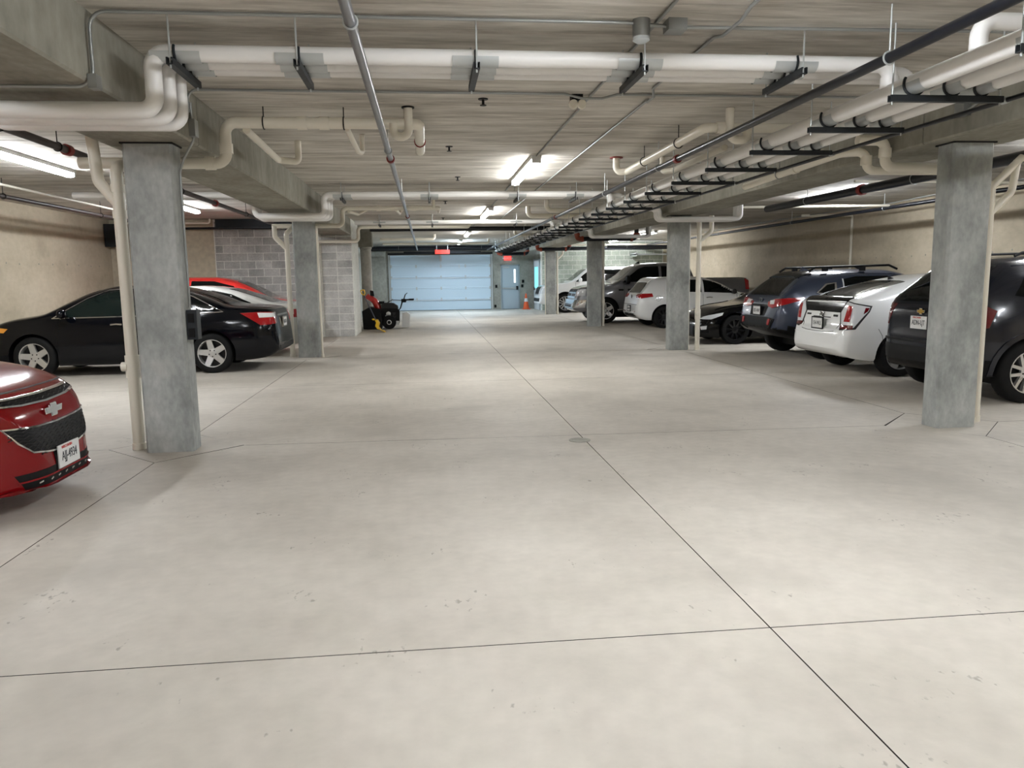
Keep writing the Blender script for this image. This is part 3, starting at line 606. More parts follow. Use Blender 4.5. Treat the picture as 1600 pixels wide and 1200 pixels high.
# --- right bay pipework
p = pipe('sprinkler_pipe', 'thick black main under the right bay ceiling behind the right beam', [(6.3, -4, 2.685), (6.3, 13.7, 2.685)], .062, 'blackpipe', .12, 'sprinkler mains in the side bays')
sleeve(p, (6.3, 10.6, 2.685), (0, 1, 0), .078, .08, 'redp')
for y in (8.2, 9.4, 12.2): hanger(p, 6.3, y, 2.685, .062, 'y', 'galv')
p = pipe('sprinkler_pipe', 'thin black sprinkler pipe along the right wall under the ceiling', [(9.42, -4, 2.80), (9.42, 34.0, 2.80)], .038, 'blackpipe', 0, 'sprinkler mains in the side bays')
for y in (11.5, 15.0, 19.0, 24.0, 29.0): hanger(p, 9.42, y, 2.80, .038, 'y', 'galv')
pipe('conduit', 'thin cable conduit wandering above the right wall sprinkler pipe', [(9.7, 8, 2.98), (9.7, 13.5, 2.96), (9.8, 16, 2.93), (9.7, 19, 2.97), (9.7, 26, 2.97)], .012, 'conduit', .2)
pipe('drain_pipe', 'white branch pipe crossing the right bay near the right foreground column', [(6.36, 10.9, 2.84), (9.4, 11.1, 2.84)], .02, 'pvc', 0)
pipe('drain_pipe', 'white branch pipe crossing the right bay behind the thick black main', [(6.1, 14.6, 2.80), (9.4, 14.8, 2.84)], .024, 'pvc', 0)
p = pipe('drain_pipe', 'vertical white pipe on the right concrete wall', [(10.86, 18.65, 0), (10.86, 18.65, 2.95), (9.5, 18.65, 2.95)], .032, 'pvc', .06)
o = MB(); o.tube([(7.2, 30.0, 2.66), (10.4, 30.0, 2.66)], .05, 10); o = tag(o.build('sprinkler_pipe', 'blackpipe'), 'black pipe crossing the right bay before the pale block wall, nearer one', 'pipe'); hanger(o, 8.0, 30.0, 2.66, .05, 'x'); hanger(o, 9.9, 30.0, 2.66, .05, 'x')
o = MB(); o.tube([(5.6, 33.0, 2.72), (10.6, 33.0, 2.72)], .08, 10); tag(o.build('sprinkler_pipe', 'blackpipe'), 'thick black pipe crossing the right bay before the pale block wall, farther one', 'pipe')
pipe('drain_pipe', 'white pipe crossing the right bay before the pale block wall', [(5.6, 32.0, 2.83), (10.6, 32.0, 2.83)], .035, 'pvc', 0)
o = MB(); o.box(9.3, 10.88, 33.2, 34.3, 2.42, 2.47); o.box(9.3, 9.34, 33.2, 34.3, 2.36, 2.52); tag(o.build('ceiling_duct', 'galv', smooth=False), 'pale flat duct in the far right bay corner', 'duct')
# --- black mains with orange couplings that cross under the right beam
def main_crossing(y, x0, x1, z, label, r=.07, xl=None):
    path = ([(xl, y, 2.92)] if xl is not None else [(x0-.02, y+.0, 2.95)])+[(x0, y, 2.92), (x0, y, z), (x1, y, z), (x1, y, 2.93)]
    if xl is None: path = path[1:]
    p = pipe('black_main', label, path, r, 'blackpipe', .12, 'black mains with orange couplings')
    for c, d in [((x0, y, z+.13), (0, 0, 1)), ((x0+.15, y, z), (1, 0, 0)), ((x1-.15, y, z), (1, 0, 0)), ((x1, y, z+.13), (0, 0, 1))]: sleeve(p, c, d, r+.022, .07, 'orange')
    m = MB(); m.tube([(x0, y, z+.14), (x0, y, z+.02), (x0+.14, y, z)], r+.006, 12, .09); m.build('elbow', 'orange', p)
    return p
main_crossing(22.35, 4.46, 6.25, 2.60, 'black main pipe with orange elbows at the top of the third right column', .065, -1.55)
main_crossing(30.4, 4.45, 5.75, 2.60, 'black main pipe with orange elbows at the top of the farthest right column', .065)
p_ = main_crossing(35.6, 3.38, 4.75, 2.60, 'black main pipe with orange elbows just before the exit door', .075, -2.4)
for x in (-1.2, 2.6): hanger(p_, x, 35.6, 2.92, .075, 'x')
p = tag(MB().box(-2.6, 3.3, 35.9, 36.05, 2.80, 3.02).build('steel_header', 'strut', smooth=False), 'dark steel header across the ceiling above the garage door', 'beam')
# --- garage door operator
g = empty('door_operator', (.78, 35.2, 0)); tag(g, 'red garage door operator with black rails above the garage door', 'door operator')
MB().box(-.33, .33, -.18, .18, 2.62, 2.80).build('motor_cover', 'redlit', g, smooth=False)
MB().box(-1.75, 1.75, -.04, .04, 2.64, 2.74).build('rail', 'black', g, smooth=False)
MB().box(-.05, .05, .18, 1.4, 2.70, 2.76).build('trolley_rail', 'galv', g, smooth=False)
for x in (-.25, .25): MB().box(x-.015, x+.015, -.015, .015, 2.8, CZ).build('hanger_strap', 'galv', g, smooth=False)
# --- exit sign
e = empty('exit_sign', (3.93, YF-.03, 2.43)); tag(e, 'small lit red exit sign above the grey-blue exit door', 'sign')
MB().box(-.17, .17, -.04, .03, -.10, .10).build('sign_box', 'exit', e, smooth=False)
t = text_mesh('EXIT', .155, 'exitletter'); inst('lettering', t, e, (0, -.043, 0), (PI/2, 0, 0))
MB().box(-.25, -.17, -.02, .02, -.03, .03).build('lamp_head', 'whitemetal', e, smooth=False); MB().box(.17, .25, -.02, .02, -.03, .03).build('lamp_head', 'whitemetal', e, smooth=False)
for x, z, l in [(4.66, 1.32, 'black card reader on far wall right of the exit door'), (4.62, 1.10, 'small black switch below the card reader'), (3.36, 1.10, 'small black door control on far wall left of the exit door'), (3.30, .15, 'black sensor low on the far wall beside garage door')]:
    o = MB().box(-.05, .05, -.04, 0, -.07, .07); o.box(-.03, .03, -.05, -.04, -.03, .03); o = o.build('wall_control', 'black', smooth=False); o.location = (x, YF, z); tag(o, l, 'wall control')
# ================================================================== VEHICLES
def pchip(pts):
    x = np.array([p[0] for p in pts], float); y = np.array([p[1] for p in pts], float)
    h = np.diff(x); d = np.diff(y)/h; m = np.zeros(len(x))
    m[0] = d[0]; m[-1] = d[-1]
    for i in range(1, len(x)-1):
        if d[i-1]*d[i] > 0:
            w1 = 2*h[i]+h[i-1]; w2 = h[i]+2*h[i-1]; m[i] = (w1+w2)/(w1/d[i-1]+w2/d[i])
    def f(q):
        i = int(min(max(np.searchsorted(x, q)-1, 0), len(h)-1)); t = (q-x[i])/h[i]; t = min(max(t, 0), 1)
        return float((2*t**3-3*t**2+1)*y[i]+(t**3-2*t**2+t)*h[i]*m[i]+(-2*t**3+3*t**2)*y[i+1]+(t**3-t**2)*h[i]*m[i+1])
    return f
DIRS = {'L': (0, 1, 0), 'R': (0, -1, 0), 'B': (-1, 0, 0), 'F': (1, 0, 0), 'T': (0, 0, 1)}
class Car:
    def __init__(s, name, label, cat, L, W, top, belt, bot, paint, wheel, axles, tumble=.28, n=4.5, plan_r=None, plan_f=None, clad=None, loc=(0, 0), heading=0, archr=.055, lowmat='black', g=None):
        s.L, s.hw = L, W/2
        # origin at the middle of the car on the ground; local x runs from rear (0) to front (L)
        s.root = empty(name, (loc[0], loc[1], 0), heading); tag(s.root, label, cat, 'parked vehicles'); s.paint = paint
        R, tw, = wheel['R'], wheel.get('tw', .215); s.R = R
        ft, fb, fbt = pchip(top), pchip(belt), pchip(bot)
        pr = plan_r or [(0, .76), (.05, .86), (.15, .925), (.4, .98), (.8, 1)]
        pf = plan_f or [(0, .60), (.05, .73), (.15, .84), (.35, .93), (.7, .985), (1.05, 1)]
        fpr, fpf = pchip(pr), pchip(pf)
        def plan(x): return s.hw*min(fpr(x) if x < pr[-1][0] else 1, fpf(L-x) if L-x < pf[-1][0] else 1)
        xs = np.unique(np.round(np.concatenate([np.linspace(0, .3, 20), np.linspace(.3, L-.4, int(L/.065)), np.linspace(L-.4, L, 24)]), 4))
        ts = [0, .05, .13, .27, .45, .62, .78, .9, 1]; gs = g or [.90, .95, .975, .99, 1, .995, .985, .968, .945]
        na = 11; rings = []
        for x in xs:
            z2 = ft(x); zb = fbt(x); z1 = min(fb(x), z2-.02); z1 = max(z1, zb+.03); z2 = max(z2, z1+.012); w = plan(x); h = z2-z1
            half = [(0, zb)]
            for t, gg in zip(ts, gs): half.append((w*gg, zb+(z1-zb)*t))
            yb = w*gs[-1]; tau = tumble*min(1, max(0, (h-.12)/.25))
            for k in range(1, na+1):
                a = PI/2*k/na; c = max(0, math.cos(a))**(2/n); q = math.sin(a)**(2/n)
                half.append((c*max(.05, yb-tau*h*q), z1+h*q))
            half[-1] = (0, half[-1][1])
            rings.append([(x, y, z) for y, z in half]+[(x, -y, z) for y, z in half[-2:0:-1]])
        m = len(rings[0]); vs = [v for r in rings for v in r]
        fs = [(i*m+k, i*m+(k+1) % m, (i+1)*m+(k+1) % m, (i+1)*m+k) for i in range(len(rings)-1) for k in range(m)]
        fs += [tuple(range(m-1, -1, -1)), tuple((len(rings)-1)*m+k for k in range(m))]
        mb = MB(); mb.add(vs, fs)
        me = mb.mesh('body', [paint, lowmat], True, 40)
        if clad:
            for p in me.polygons:
                if p.center.z < clad(p.center.x): p.material_index = 1
        bm = bmesh.new(); bm.from_mesh(me); bmesh.ops.triangulate(bm, faces=bm.faces); s.bvh = BVHTree.FromBMesh(bm); bm.free()
        # wheel arches
        s.axles = axles
        ob = bpy.data.objects.new('body', me); COL.objects.link(ob)
        cut = MB()
        for ax in axles:
            for sg in (-1, 1):
                y0, y1 = sorted((sg*(s.hw-.30), sg*(s.hw+.2)))
                cut.tube([(ax, y0, R), (ax, y1, R)], R+archr, 40)
        cm = cut.mesh('cut', [paint, 'black'], False)
        cm.polygons.foreach_set('material_index', [1]*len(cm.polygons))
        co = bpy.data.objects.new('cut', cm); COL.objects.link(co)
        md = ob.modifiers.new('b', 'BOOLEAN'); md.object = co; md.operation = 'DIFFERENCE'; md.solver = 'EXACT'
        dg = bpy.context.evaluated_depsgraph_get(); dg.update()
        nm = bpy.data.meshes.new_from_object(ob.evaluated_get(dg)); nm.name = 'body'
        bpy.data.objects.remove(ob); bpy.data.objects.remove(co)
        if len(nm.polygons) < 100: nm = me
        nm.set_sharp_from_angle(angle=math.radians(38))
        s.body = link(bpy.data.objects.new('body', nm), s.root)
        # wheels
        tm = MB(); w2 = tw/2; tm.lathe([(R*.66, -w2+.01), (R*.8, -w2), (R*.95, -w2+.008), (R, -w2+.035), (R, w2-.035), (R*.95, w2-.008), (R*.8, w2), (R*.67, w2-.008), (R*.66, w2-.02), (R*.66, -w2+.01)], 36, 'y', close=False)
        tm = tm.mesh('wheel', 'rubber', True, 50)
        rr = wheel.get('rim', .70)*R
        rim = MB(); rim.lathe([(rr*.97, -w2+.02), (rr, w2-.008), (rr*1.0, w2-.002), (rr*.95, w2-.004), (rr*.93, w2-.03), (rr*.92, -.02)], 36, 'y', close=False); rim = rim.mesh('rim', wheel['mat'], True, 40)
        disc = MB().lathe([(rr*.92, -.03), (rr*.92, -.02)], 30, 'y').mesh('brake_disc', 'brake')
        sw = wheel.get('sw', .05); hubz = w2-.045
        sp = MB(); pts = [(-sw*.62, .035), (sw*.62, .035), (sw*.5, rr*.95), (-sw*.5, rr*.95)]
        if wheel.get('split'):
            for o in (-1, 1):
                sp.add([(q[0]*.42+o*(sw*(.35 if q[1] < .1 else .8)), hubz+(0.02 if q[1] > .1 else 0), q[1]) for q in pts]+[(q[0]*.42+o*(sw*(.35 if q[1] < .1 else .8)), hubz-.03, q[1]) for q in pts],
                       [(0, 1, 2, 3), (7, 6, 5, 4), (0, 4, 5, 1), (1, 5, 6, 2), (2, 6, 7, 3), (3, 7, 4, 0)])
        else:
            sp.add([(q[0], hubz+(0.025 if q[1] > .1 else 0), q[1]) for q in pts]+[(q[0], hubz-.03, q[1]) for q in pts], [(0, 1, 2, 3), (7, 6, 5, 4), (0, 4, 5, 1), (1, 5, 6, 2), (2, 6, 7, 3), (3, 7, 4, 0)])
        sp = sp.mesh('spoke', wheel['mat'], False)
        hub = MB(); hub.lathe([(.075, hubz-.03), (.075, hubz+.004), (.04, hubz+.012), (.03, hubz+.012)], 18, 'y'); hub = hub.mesh('hub_cap', wheel.get('hubmat', wheel['mat']), True, 30)
        lug = MB()
        for k in range(5):
            t = 2*PI*(k+.5)/5; lug.lathe([(.011, hubz), (.011, hubz+.012)], 8, 'y', (.055*math.sin(t), 0, .055*math.cos(t)))
        lug = lug.mesh('lug_nuts', 'brake')
        for ax in axles:
            for sg in (1, -1):
                wo = inst('wheel', tm, s.root, (ax, sg*(s.hw-.025-tw/2), R), (0, 0, 0 if sg > 0 else PI))
                inst('rim', rim, wo); inst('brake_disc', disc, wo); inst('hub_cap', hub, wo); inst('lug_nuts', lug, wo)
                k = wheel['n']
                for q in range(k): inst('spoke', sp, wo, (0, 0, 0), (0, 2*PI*q/k+.2, 0))
        # underbody
        MB().box(axles[0]-.1, axles[1]+.35, -s.hw*.62, s.hw*.62, .17, .34).build('underbody', 'black', s.root, smooth=False)
    # ---- projecting patches onto the body
    def _cast(s, p, n):
        q = Vector(p)+n*6
        h = s.bvh.ray_cast(q, -n, 12)
        if h[0] is not None: return h[0]
        return s.bvh.find_nearest(Vector(p))[0]
    def _pts(s, pts, d):
        out = []
        for p in pts:
            if len(p) == 3: out.append(Vector(p)); continue
            a, b = p
            out.append({'L': Vector((a, s.hw, b)), 'R': Vector((a, -s.hw, b)), 'B': Vector((0, a, b)), 'F': Vector((s.L, a, b)), 'T': Vector((a, b, 1))}[d])
        return out
    def patch(s, name, pts, d, mat, off=.004, thick=.012, mirror=False, parent=None, res=.07, label=None, strip=0):
        n = Vector(DIRS[d]) if isinstance(d, str) else Vector(d).normalized()
        P3 = s._pts(pts, d if isinstance(d, str) else None)
        u = n.cross(Vector((0, 0, 1))); u = Vector((0, 1, 0)) if u.length < .1 else u.normalized(); v = n.cross(u)
        P2 = [(p.dot(u), p.dot(v)) for p in P3]
        if strip: tris = [t for i in range(strip-1) for t in ((i, i+1, 2*strip-2-i), (i, 2*strip-2-i, 2*strip-1-i))]
        else: tris = tessellate_polygon([[Vector((a, b, 0)) for a, b in P2]])
        bm = bmesh.new(); vv = [bm.verts.new((a, b, 0)) for a, b in P2]
        for t in tris:
            try: bm.faces.new([vv[i] for i in t])
            except ValueError: pass
        for _ in range(7):
            ed = [e for e in bm.edges if e.calc_length() > res]
            if not ed: break
            bmesh.ops.subdivide_edges(bm, edges=ed, cuts=1, use_grid_fill=False)
            bmesh.ops.triangulate(bm, faces=[f for f in bm.faces if len(f.verts) > 3])
        base = n*sum(p.dot(n) for p in P3)/len(P3)
        loop = []
        for w in bm.verts:
            w.co = s._cast(u*w.co.x+v*w.co.y+base, n)+n*off
        ex = bmesh.ops.extrude_face_region(bm, geom=bm.faces[:])
        for e in ex['geom']:
            if isinstance(e, bmesh.types.BMVert): e.co -= n*(thick+off)
        bmesh.ops.recalc_face_normals(bm, faces=bm.faces)
        me = bpy.data.meshes.new(name); bm.to_mesh(me); bm.free(); me.materials.append(M[mat] if isinstance(mat, str) else mat)
        me.polygons.foreach_set('use_smooth', [True]*len(me.polygons)); me.set_sharp_from_angle(angle=math.radians(40))
        o = link(bpy.data.objects.new(name, me), parent or s.root)
        if label: o['label'] = label
        if mirror:
            if isinstance(d, str) and d in 'LR': dd = 'R' if d == 'L' else 'L'; pp = pts if len(pts[0]) == 2 else [(a, -b, c) for a, b, c in pts]
            elif isinstance(d, str) and d == 'T': dd = d; pp = [(a, -b) for a, b in pts]
            elif isinstance(d, str): dd = d; pp = [(-a, b) for a, b in pts]
            else: dd = (d[0], -d[1], d[2]); pp = [(a, -b, c) for a, b, c in pts]
            s.patch(name, pp, dd, mat, off, thick, False, parent, res, label, strip)
        return o
    def line(s, name, pts, w, d, mat, off=.005, mirror=False, parent=None, closed=False, thick=.01):
        """a strip of width w along a 2-D polyline, laid on the body"""
        P = [Vector(p) for p in pts]; n = len(P); A, B = [], []
        for i in range(n):
            if closed: a, c = P[i-1], P[(i+1) % n]
            else: a, c = P[max(i-1, 0)], P[min(i+1, n-1)]
            t = (c-a).normalized(); q = Vector((-t.y, t.x))*w/2
            A.append(tuple(P[i]+q)); B.append(tuple(P[i]-q))
        if closed:
            A.append(A[0]); B.append(B[0])
        return s.patch(name, A+B[::-1], d, mat, off, thick, mirror, parent, .08, None, len(A))
    def arch_trim(s, w=.05, mat='black', off=.012):
        for ax in s.axles:
            r0 = s.R+.05; a0, a1 = math.radians(-12), math.radians(192)
            pts = [(ax+(r0+w/2)*math.cos(a0+(a1-a0)*k/18), s.R+(r0+w/2)*math.sin(a0+(a1-a0)*k/18)) for k in range(19)]
            s.line('arch_trim', pts, w, 'L', mat, off, True)
    def seams(s, xs, z0, z1):
        for x0, x1 in xs: s.line('door_gap', [(x0, z0), ((x0+x1)/2, (z0+z1)/2), (x1, z1)], .007, 'L', 'black', .0015, True, thick=.004)
    def handle(s, x, z, mat):
        s.line('door_handle', [(x-.09, z), (x, z+.008), (x+.09, z)], .024, 'L', mat, .026, True, thick=.02)
    def mirror(s, x, z, mat, sz=(.10, .11, .075)):
        for sg in (1, -1):
            m = MB(); y = sg*(s.hw+.09)
            prof = []
            for k in range(9):
                a = PI*k/8; prof.append((math.sin(a)**.6 if math.sin(a) > 0 else 0, -math.cos(a)))
            vs = []; N = 14
            for r, h in prof:
                for q in range(N):
                    t = 2*PI*q/N; vs.append((x+h*sz[0]*.55, y+r*math.cos(t)*sz[1], z+r*math.sin(t)*sz[2]))
            m.add(vs, [(i*N+k, i*N+(k+1) % N, (i+1)*N+(k+1) % N, (i+1)*N+k) for i in range(8) for k in range(N)])
            m.box(x-.03, x+.03, min(y, sg*(s.hw-.08)), max(y, sg*(s.hw-.08)), z-.06, z-.03)
            m.build('wing_mirror', mat, s.root)
    def plate(s, z, face, text, frame=None, w=.305, h=.155, y=0.0, top=None, out=.012):
        n = Vector(DIRS[face]); p = s._cast(Vector((s.L/2, y, z)), n)
        p2 = s._cast(Vector((s.L/2, y, z+h/2)), n); p3 = s._cast(Vector((s.L/2, y, z-h/2)), n)
        x = (max if face == 'F' else min)(p.x, p2.x, p3.x)+n.x*out
        rz = PI/2 if face == 'F' else -PI/2
        o = inst('licence_plate', MB().box(-w/2, w/2, -.004, .004, -h/2, h/2).mesh('licence_plate', 'plate', smooth=False), s.root, (x, y, z), (0, 0, rz))
        if frame:
            f = MB(); t = .014; f.box(-w/2-t, w/2+t, -.007, .012, h/2-.004, h/2+t); f.box(-w/2-t, w/2+t, -.007, .012, -h/2-t, -h/2+.004); f.box(-w/2-t, -w/2+.004, -.007, .012, -h/2, h/2); f.box(w/2-.004, w/2+t, -.007, .012, -h/2, h/2)
            inst('plate_frame', f.mesh('plate_frame', frame, smooth=False), o)
        inst('lettering', text_mesh(text, .088 if len(text) > 6 else .085, 'ink', .001), o, (0, -.0055, -.004), (PI/2, 0, 0)).scale = (.72, 1.0, 1)
        if top: inst('lettering', text_mesh(top, .028, 'inkred', .001), o, (-.03, -.0055, .058), (PI/2, 0, 0))
        return o
    def badge(s, me, face, y, z, out=.008):
        n = Vector(DIRS[face]); p = s._cast(Vector((s.L/2, y, z)), n)
        rz = PI/2 if face == 'F' else -PI/2
        return inst('badge', me, s.root, (p.x+n.x*out, y, z), (0, 0, rz))
def bowtie(w, h, mats):
    c = .36
    def pol(k): return [(-w*k, h*.45*k), (-w*k-.0, h*.45*k), (-w*c*k, h*.45*k), (-w*c*k, h*k), (w*c*.8*k, h*k), (w*c*k, h*.45*k), (w*k, h*.45*k), (w*.9*k, -h*.45*k), (w*c*k, -h*.45*k), (w*c*k, -h*k), (-w*c*.8*k, -h*k), (-w*c*k, -h*.45*k), (-w*.9*k, -h*.45*k)][1:]
    m = MB(); m.prism(pol(1.0), -.006, .004, 'y'); m.m = 1; m.prism(pol(.82), -.012, .0, 'y'); return m.mesh('badge', mats, False)
def ring_badge(w, h, mat):
    m = MB(); e = lambda a, b, cx=0, cz=0: [(cx+a*math.cos(t*PI/12), 0, cz+b*math.sin(t*PI/12)) for t in range(25)]
    m.tube(e(w, h), .007, 6, caps=False); m.tube(e(w*.38, h*.95), .006, 6, caps=False); m.tube(e(w*.8, h*.38, 0, h*.5), .006, 6, caps=False)
    return m.mesh('badge', mat)
def oval_badge(w, h, mats):
    m = MB(); p = [(w*math.cos(t*PI/10), h*math.sin(t*PI/10)) for t in range(20)]; m.prism(p, -.008, .004, 'y'); m.m = 1; m.prism([(a*.82, b*.82) for a, b in p], -.011, 0, 'y'); return m.mesh('badge', mats, False)
W5 = dict(R=.33, n=5, sw=.085, mat='alloy', rim=.70)

# ---------------------------------------------------------------- black sedan, left bay (nose to the left wall)
def black_sedan():
    L = 4.82
    c = Car('sedan', 'black four-door sedan parked nose to left wall behind the left foreground column', 'car', L, 1.83,
            [(0, .46), (.02, .66), (.05, .92), (.09, 1.03), (.2, 1.07), (.5, 1.095), (.75, 1.115), (1.15, 1.265), (1.6, 1.405), (2.1, 1.468), (2.6, 1.46), (3.0, 1.375), (3.4, 1.19), (3.72, 1.03), (4.2, .95), (4.5, .85), (4.68, .72), (4.78, .55), (4.82, .42)],
            [(0, .45), (.1, .88), (.5, .98), (1.2, .97), (3.4, .91), (4.1, .82), (4.6, .66), (4.82, .4)],
            [(0, .34), (.2, .24), (.6, .2), (4.2, .18), (4.7, .2), (4.82, .3)], 'p_camry', W5, (1.06, 3.835), loc=(-2.50, 13.87), heading=PI, tumble=.32)
    c.patch('side_window', [(2.33, .985), (3.46, .965), (3.22, 1.12), (2.95, 1.27), (2.65, 1.375), (2.36, 1.40)], 'L', 'glassgreen', mirror=True)
    c.patch('side_window', [(2.23, .985), (2.26, 1.40), (1.9, 1.39), (1.6, 1.335), (1.38, 1.26), (1.33, 1.0)], 'L', 'glassgreen', mirror=True)
    c.patch('quarter_window', [(1.27, 1.01), (1.31, 1.235), (1.12, 1.14), (.90, 1.03)], 'L', 'glass', mirror=True)
    c.line('window_trim', [(3.52, .955), (2.3, .968), (1.3, .985), (.84, 1.015), (1.1, 1.15), (1.35, 1.27), (1.62, 1.36), (1.95, 1.415), (2.3, 1.425), (2.7, 1.395), (3.0, 1.27), (3.25, 1.12), (3.50, .96)], .014, 'L', 'chrome', .006, True)
    c.patch('windshield', [(3.58, -.60), (3.58, .60), (2.92, .50), (2.92, -.50)], 'T', 'glass'); c.patch('rear_window', [(.86, -.56), (.86, .56), (1.58, .48), (1.58, -.48)], 'T', 'glass')
    c.seams([(2.28, 2.28)], .26, .97); c.seams([(3.46, 3.40)], .26, .95); c.seams([(1.30, 1.28)], .6, .98)
    c.handle(2.52, .84, 'chrome'); c.handle(1.48, .86, 'chrome'); c.mirror(3.30, 1.03, 'p_camry')
    c.patch('head_light', [(4.10, .5, .80), (4.40, .5, .83), (4.70, .5, .70), (4.74, .5, .62), (4.40, .5, .68)], (.45, .9, 0), 'clearlens', mirror=True)
    c.patch('indicator_lens', [(4.10, .5, .80), (4.30, .5, .825), (4.34, .5, .75), (4.16, .5, .735)], (.3, .95, 0), 'amber', .007, mirror=True, label='amber front indicator')
    c.patch('tail_light', [(.62, .8, .985), (.28, .8, 1.0), (.05, .6, .985), (.04, .6, .80), (.30, .8, .78)], (-.55, .83, 0), 'redlens', .012, mirror=True)
    c.patch('reverse_lens', [(.33, .8, .985), (.06, .6, .975), (.06, .6, .91), (.31, .8, .905)], (-.55, .83, 0), 'clearlens', .016, mirror=True)
    c.patch('rear_bumper_insert', [(-.55, .30), (.55, .30), (.6, .42), (-.6, .42)], 'B', 'black', .006)
    c.plate(.80, 'B', '423-KZD', 'chrome'); c.line('boot_trim', [(-.42, .93), (.42, .93)], .03, 'B', 'chrome', .01)
    for k, dx in enumerate((0, .06)): MB().tube([(3.60+dx, -.3+.2*k, 1.085), (3.55+dx, .35, 1.10)], .009, 6).build('wiper', 'black', c.root)
black_sedan()
# ---------------------------------------------------------------- dark red car in the left foreground
def red_front():
    L = 4.6
    c = Car('sedan', 'dark red sedan nose with split honeycomb grille at left edge', 'car', L, 1.80,
            [(0, .46), (.03, .8), (.08, 1.0), (.4, 1.06), (.75, 1.10), (1.2, 1.30), (1.7, 1.45), (2.2, 1.475), (2.7, 1.40), (3.1, 1.22), (3.45, 1.02), (3.7, .955), (4.05, .895), (4.3, .83), (4.42, .77), (4.50, .69), (4.55, .56), (4.585, .42), (4.60, .32)],
            [(0, .45), (.1, .9), (1.2, .98), (3.3, .93), (3.9, .86), (4.3, .74), (4.5, .60), (4.6, .3)],
            [(0, .34), (.2, .24), (.6, .19), (4.0, .18), (4.4, .17), (4.6, .18)], 'p_cruze', dict(R=.32, n=5, sw=.08, mat='alloy'), (.98, 3.665), loc=(-2.53-L, 5.50), tumble=.3,
            plan_f=[(0, .30), (.03, .42), (.08, .53), (.16, .635), (.3, .765), (.5, .875), (.75, .955), (1.1, 1)])
    up = [(-.52, .742), (-.3, .722), (0, .712), (.3, .722), (.52, .742), (.51, .776), (.3, .770), (0, .764), (-.3, .770), (-.51, .776)]
    lo = [(-.53, .60), (-.25, .577), (0, .57), (.25, .577), (.53, .60), (.47, .50), (.38, .425), (.2, .395), (0, .385), (-.2, .395), (-.38, .425), (-.47, .50)]
    for nm, pl in (('upper_grille', up), ('lower_grille', lo)):
        g = c.patch(nm, pl, 'F', 'black', .006); c.line('grille_trim', pl, .011, 'F', 'chrome', .014, parent=g, closed=True)
    for k in range(9):
        z = .40+k*.0215; hw = .34+.2*min(1, (z-.40)/.13)
        c.line('grille_bar', [(-hw+.03+j*(2*hw-.06)/24, z+(.006 if j % 2 else -.006)) for j in range(25)], .004, 'F', 'brake', .010)
    for z in (.734, .752): c.line('grille_bar', [(-.46+j*.92/24, z+(.005 if j % 2 else -.005)) for j in range(25)], .004, 'F', 'brake', .010)
    c.badge(bowtie(.125, .046, ['chrome', 'galv']), 'F', 0, .648, .016)
    c.patch('lower_intake', [(-.44, .19), (.44, .19), (.5, .295), (-.5, .295)], 'F', 'black', .004)
    for k in range(8): c.line('intake_clip', [(-.36+k*.10, .215), (-.33+k*.10, .222)], .010, 'F', 'chrome', .008)
    c.line('intake_bar', [(-.48, .245), (.48, .245)], .012, 'F', 'p_cruze', .012); c.line('front_lip', [(-.62, .172), (-.3, .165), (0, .163), (.3, .165), (.62, .172)], .018, 'F', 'p_cruze', .03)
    c.plate(.335, 'F', 'AJJ-4934', None, top='WISCONSIN', y=.0)
    c.patch('plate_holder', [(-.17, .25), (.17, .25), (.17, .42), (-.17, .42)], 'F', 'black', .008)
    c.patch('head_light', [(4.36, .66, .69), (4.30, .66, .77), (3.95, .82, .80), (4.12, .82, .69)], (.5, .86, 0), 'clearlens', .01, thick=.03, mirror=True)
    c.patch('fog_light', [(4.5, .62, .30), (4.5, .80, .30), (4.5, .80, .20), (4.5, .64, .20)], (.85, .5, 0), 'black', mirror=True)
    c.line('hood_gap', [(-.72, .80), (-.4, .802), (0, .80), (.4, .802), (.72, .80)], .007, 'F', 'black', .0015, thick=.004)
    c.patch('windshield', [(3.42, -.60), (3.42, .60), (2.80, .50), (2.80, -.50)], 'T', 'glass')
    c.patch('side_window', [(1.3, .99), (3.3, .96), (2.8, 1.28), (2.3, 1.40), (1.7, 1.37)], 'L', 'glass', mirror=True); c.mirror(3.15, 1.02, 'p_cruze')
red_front()
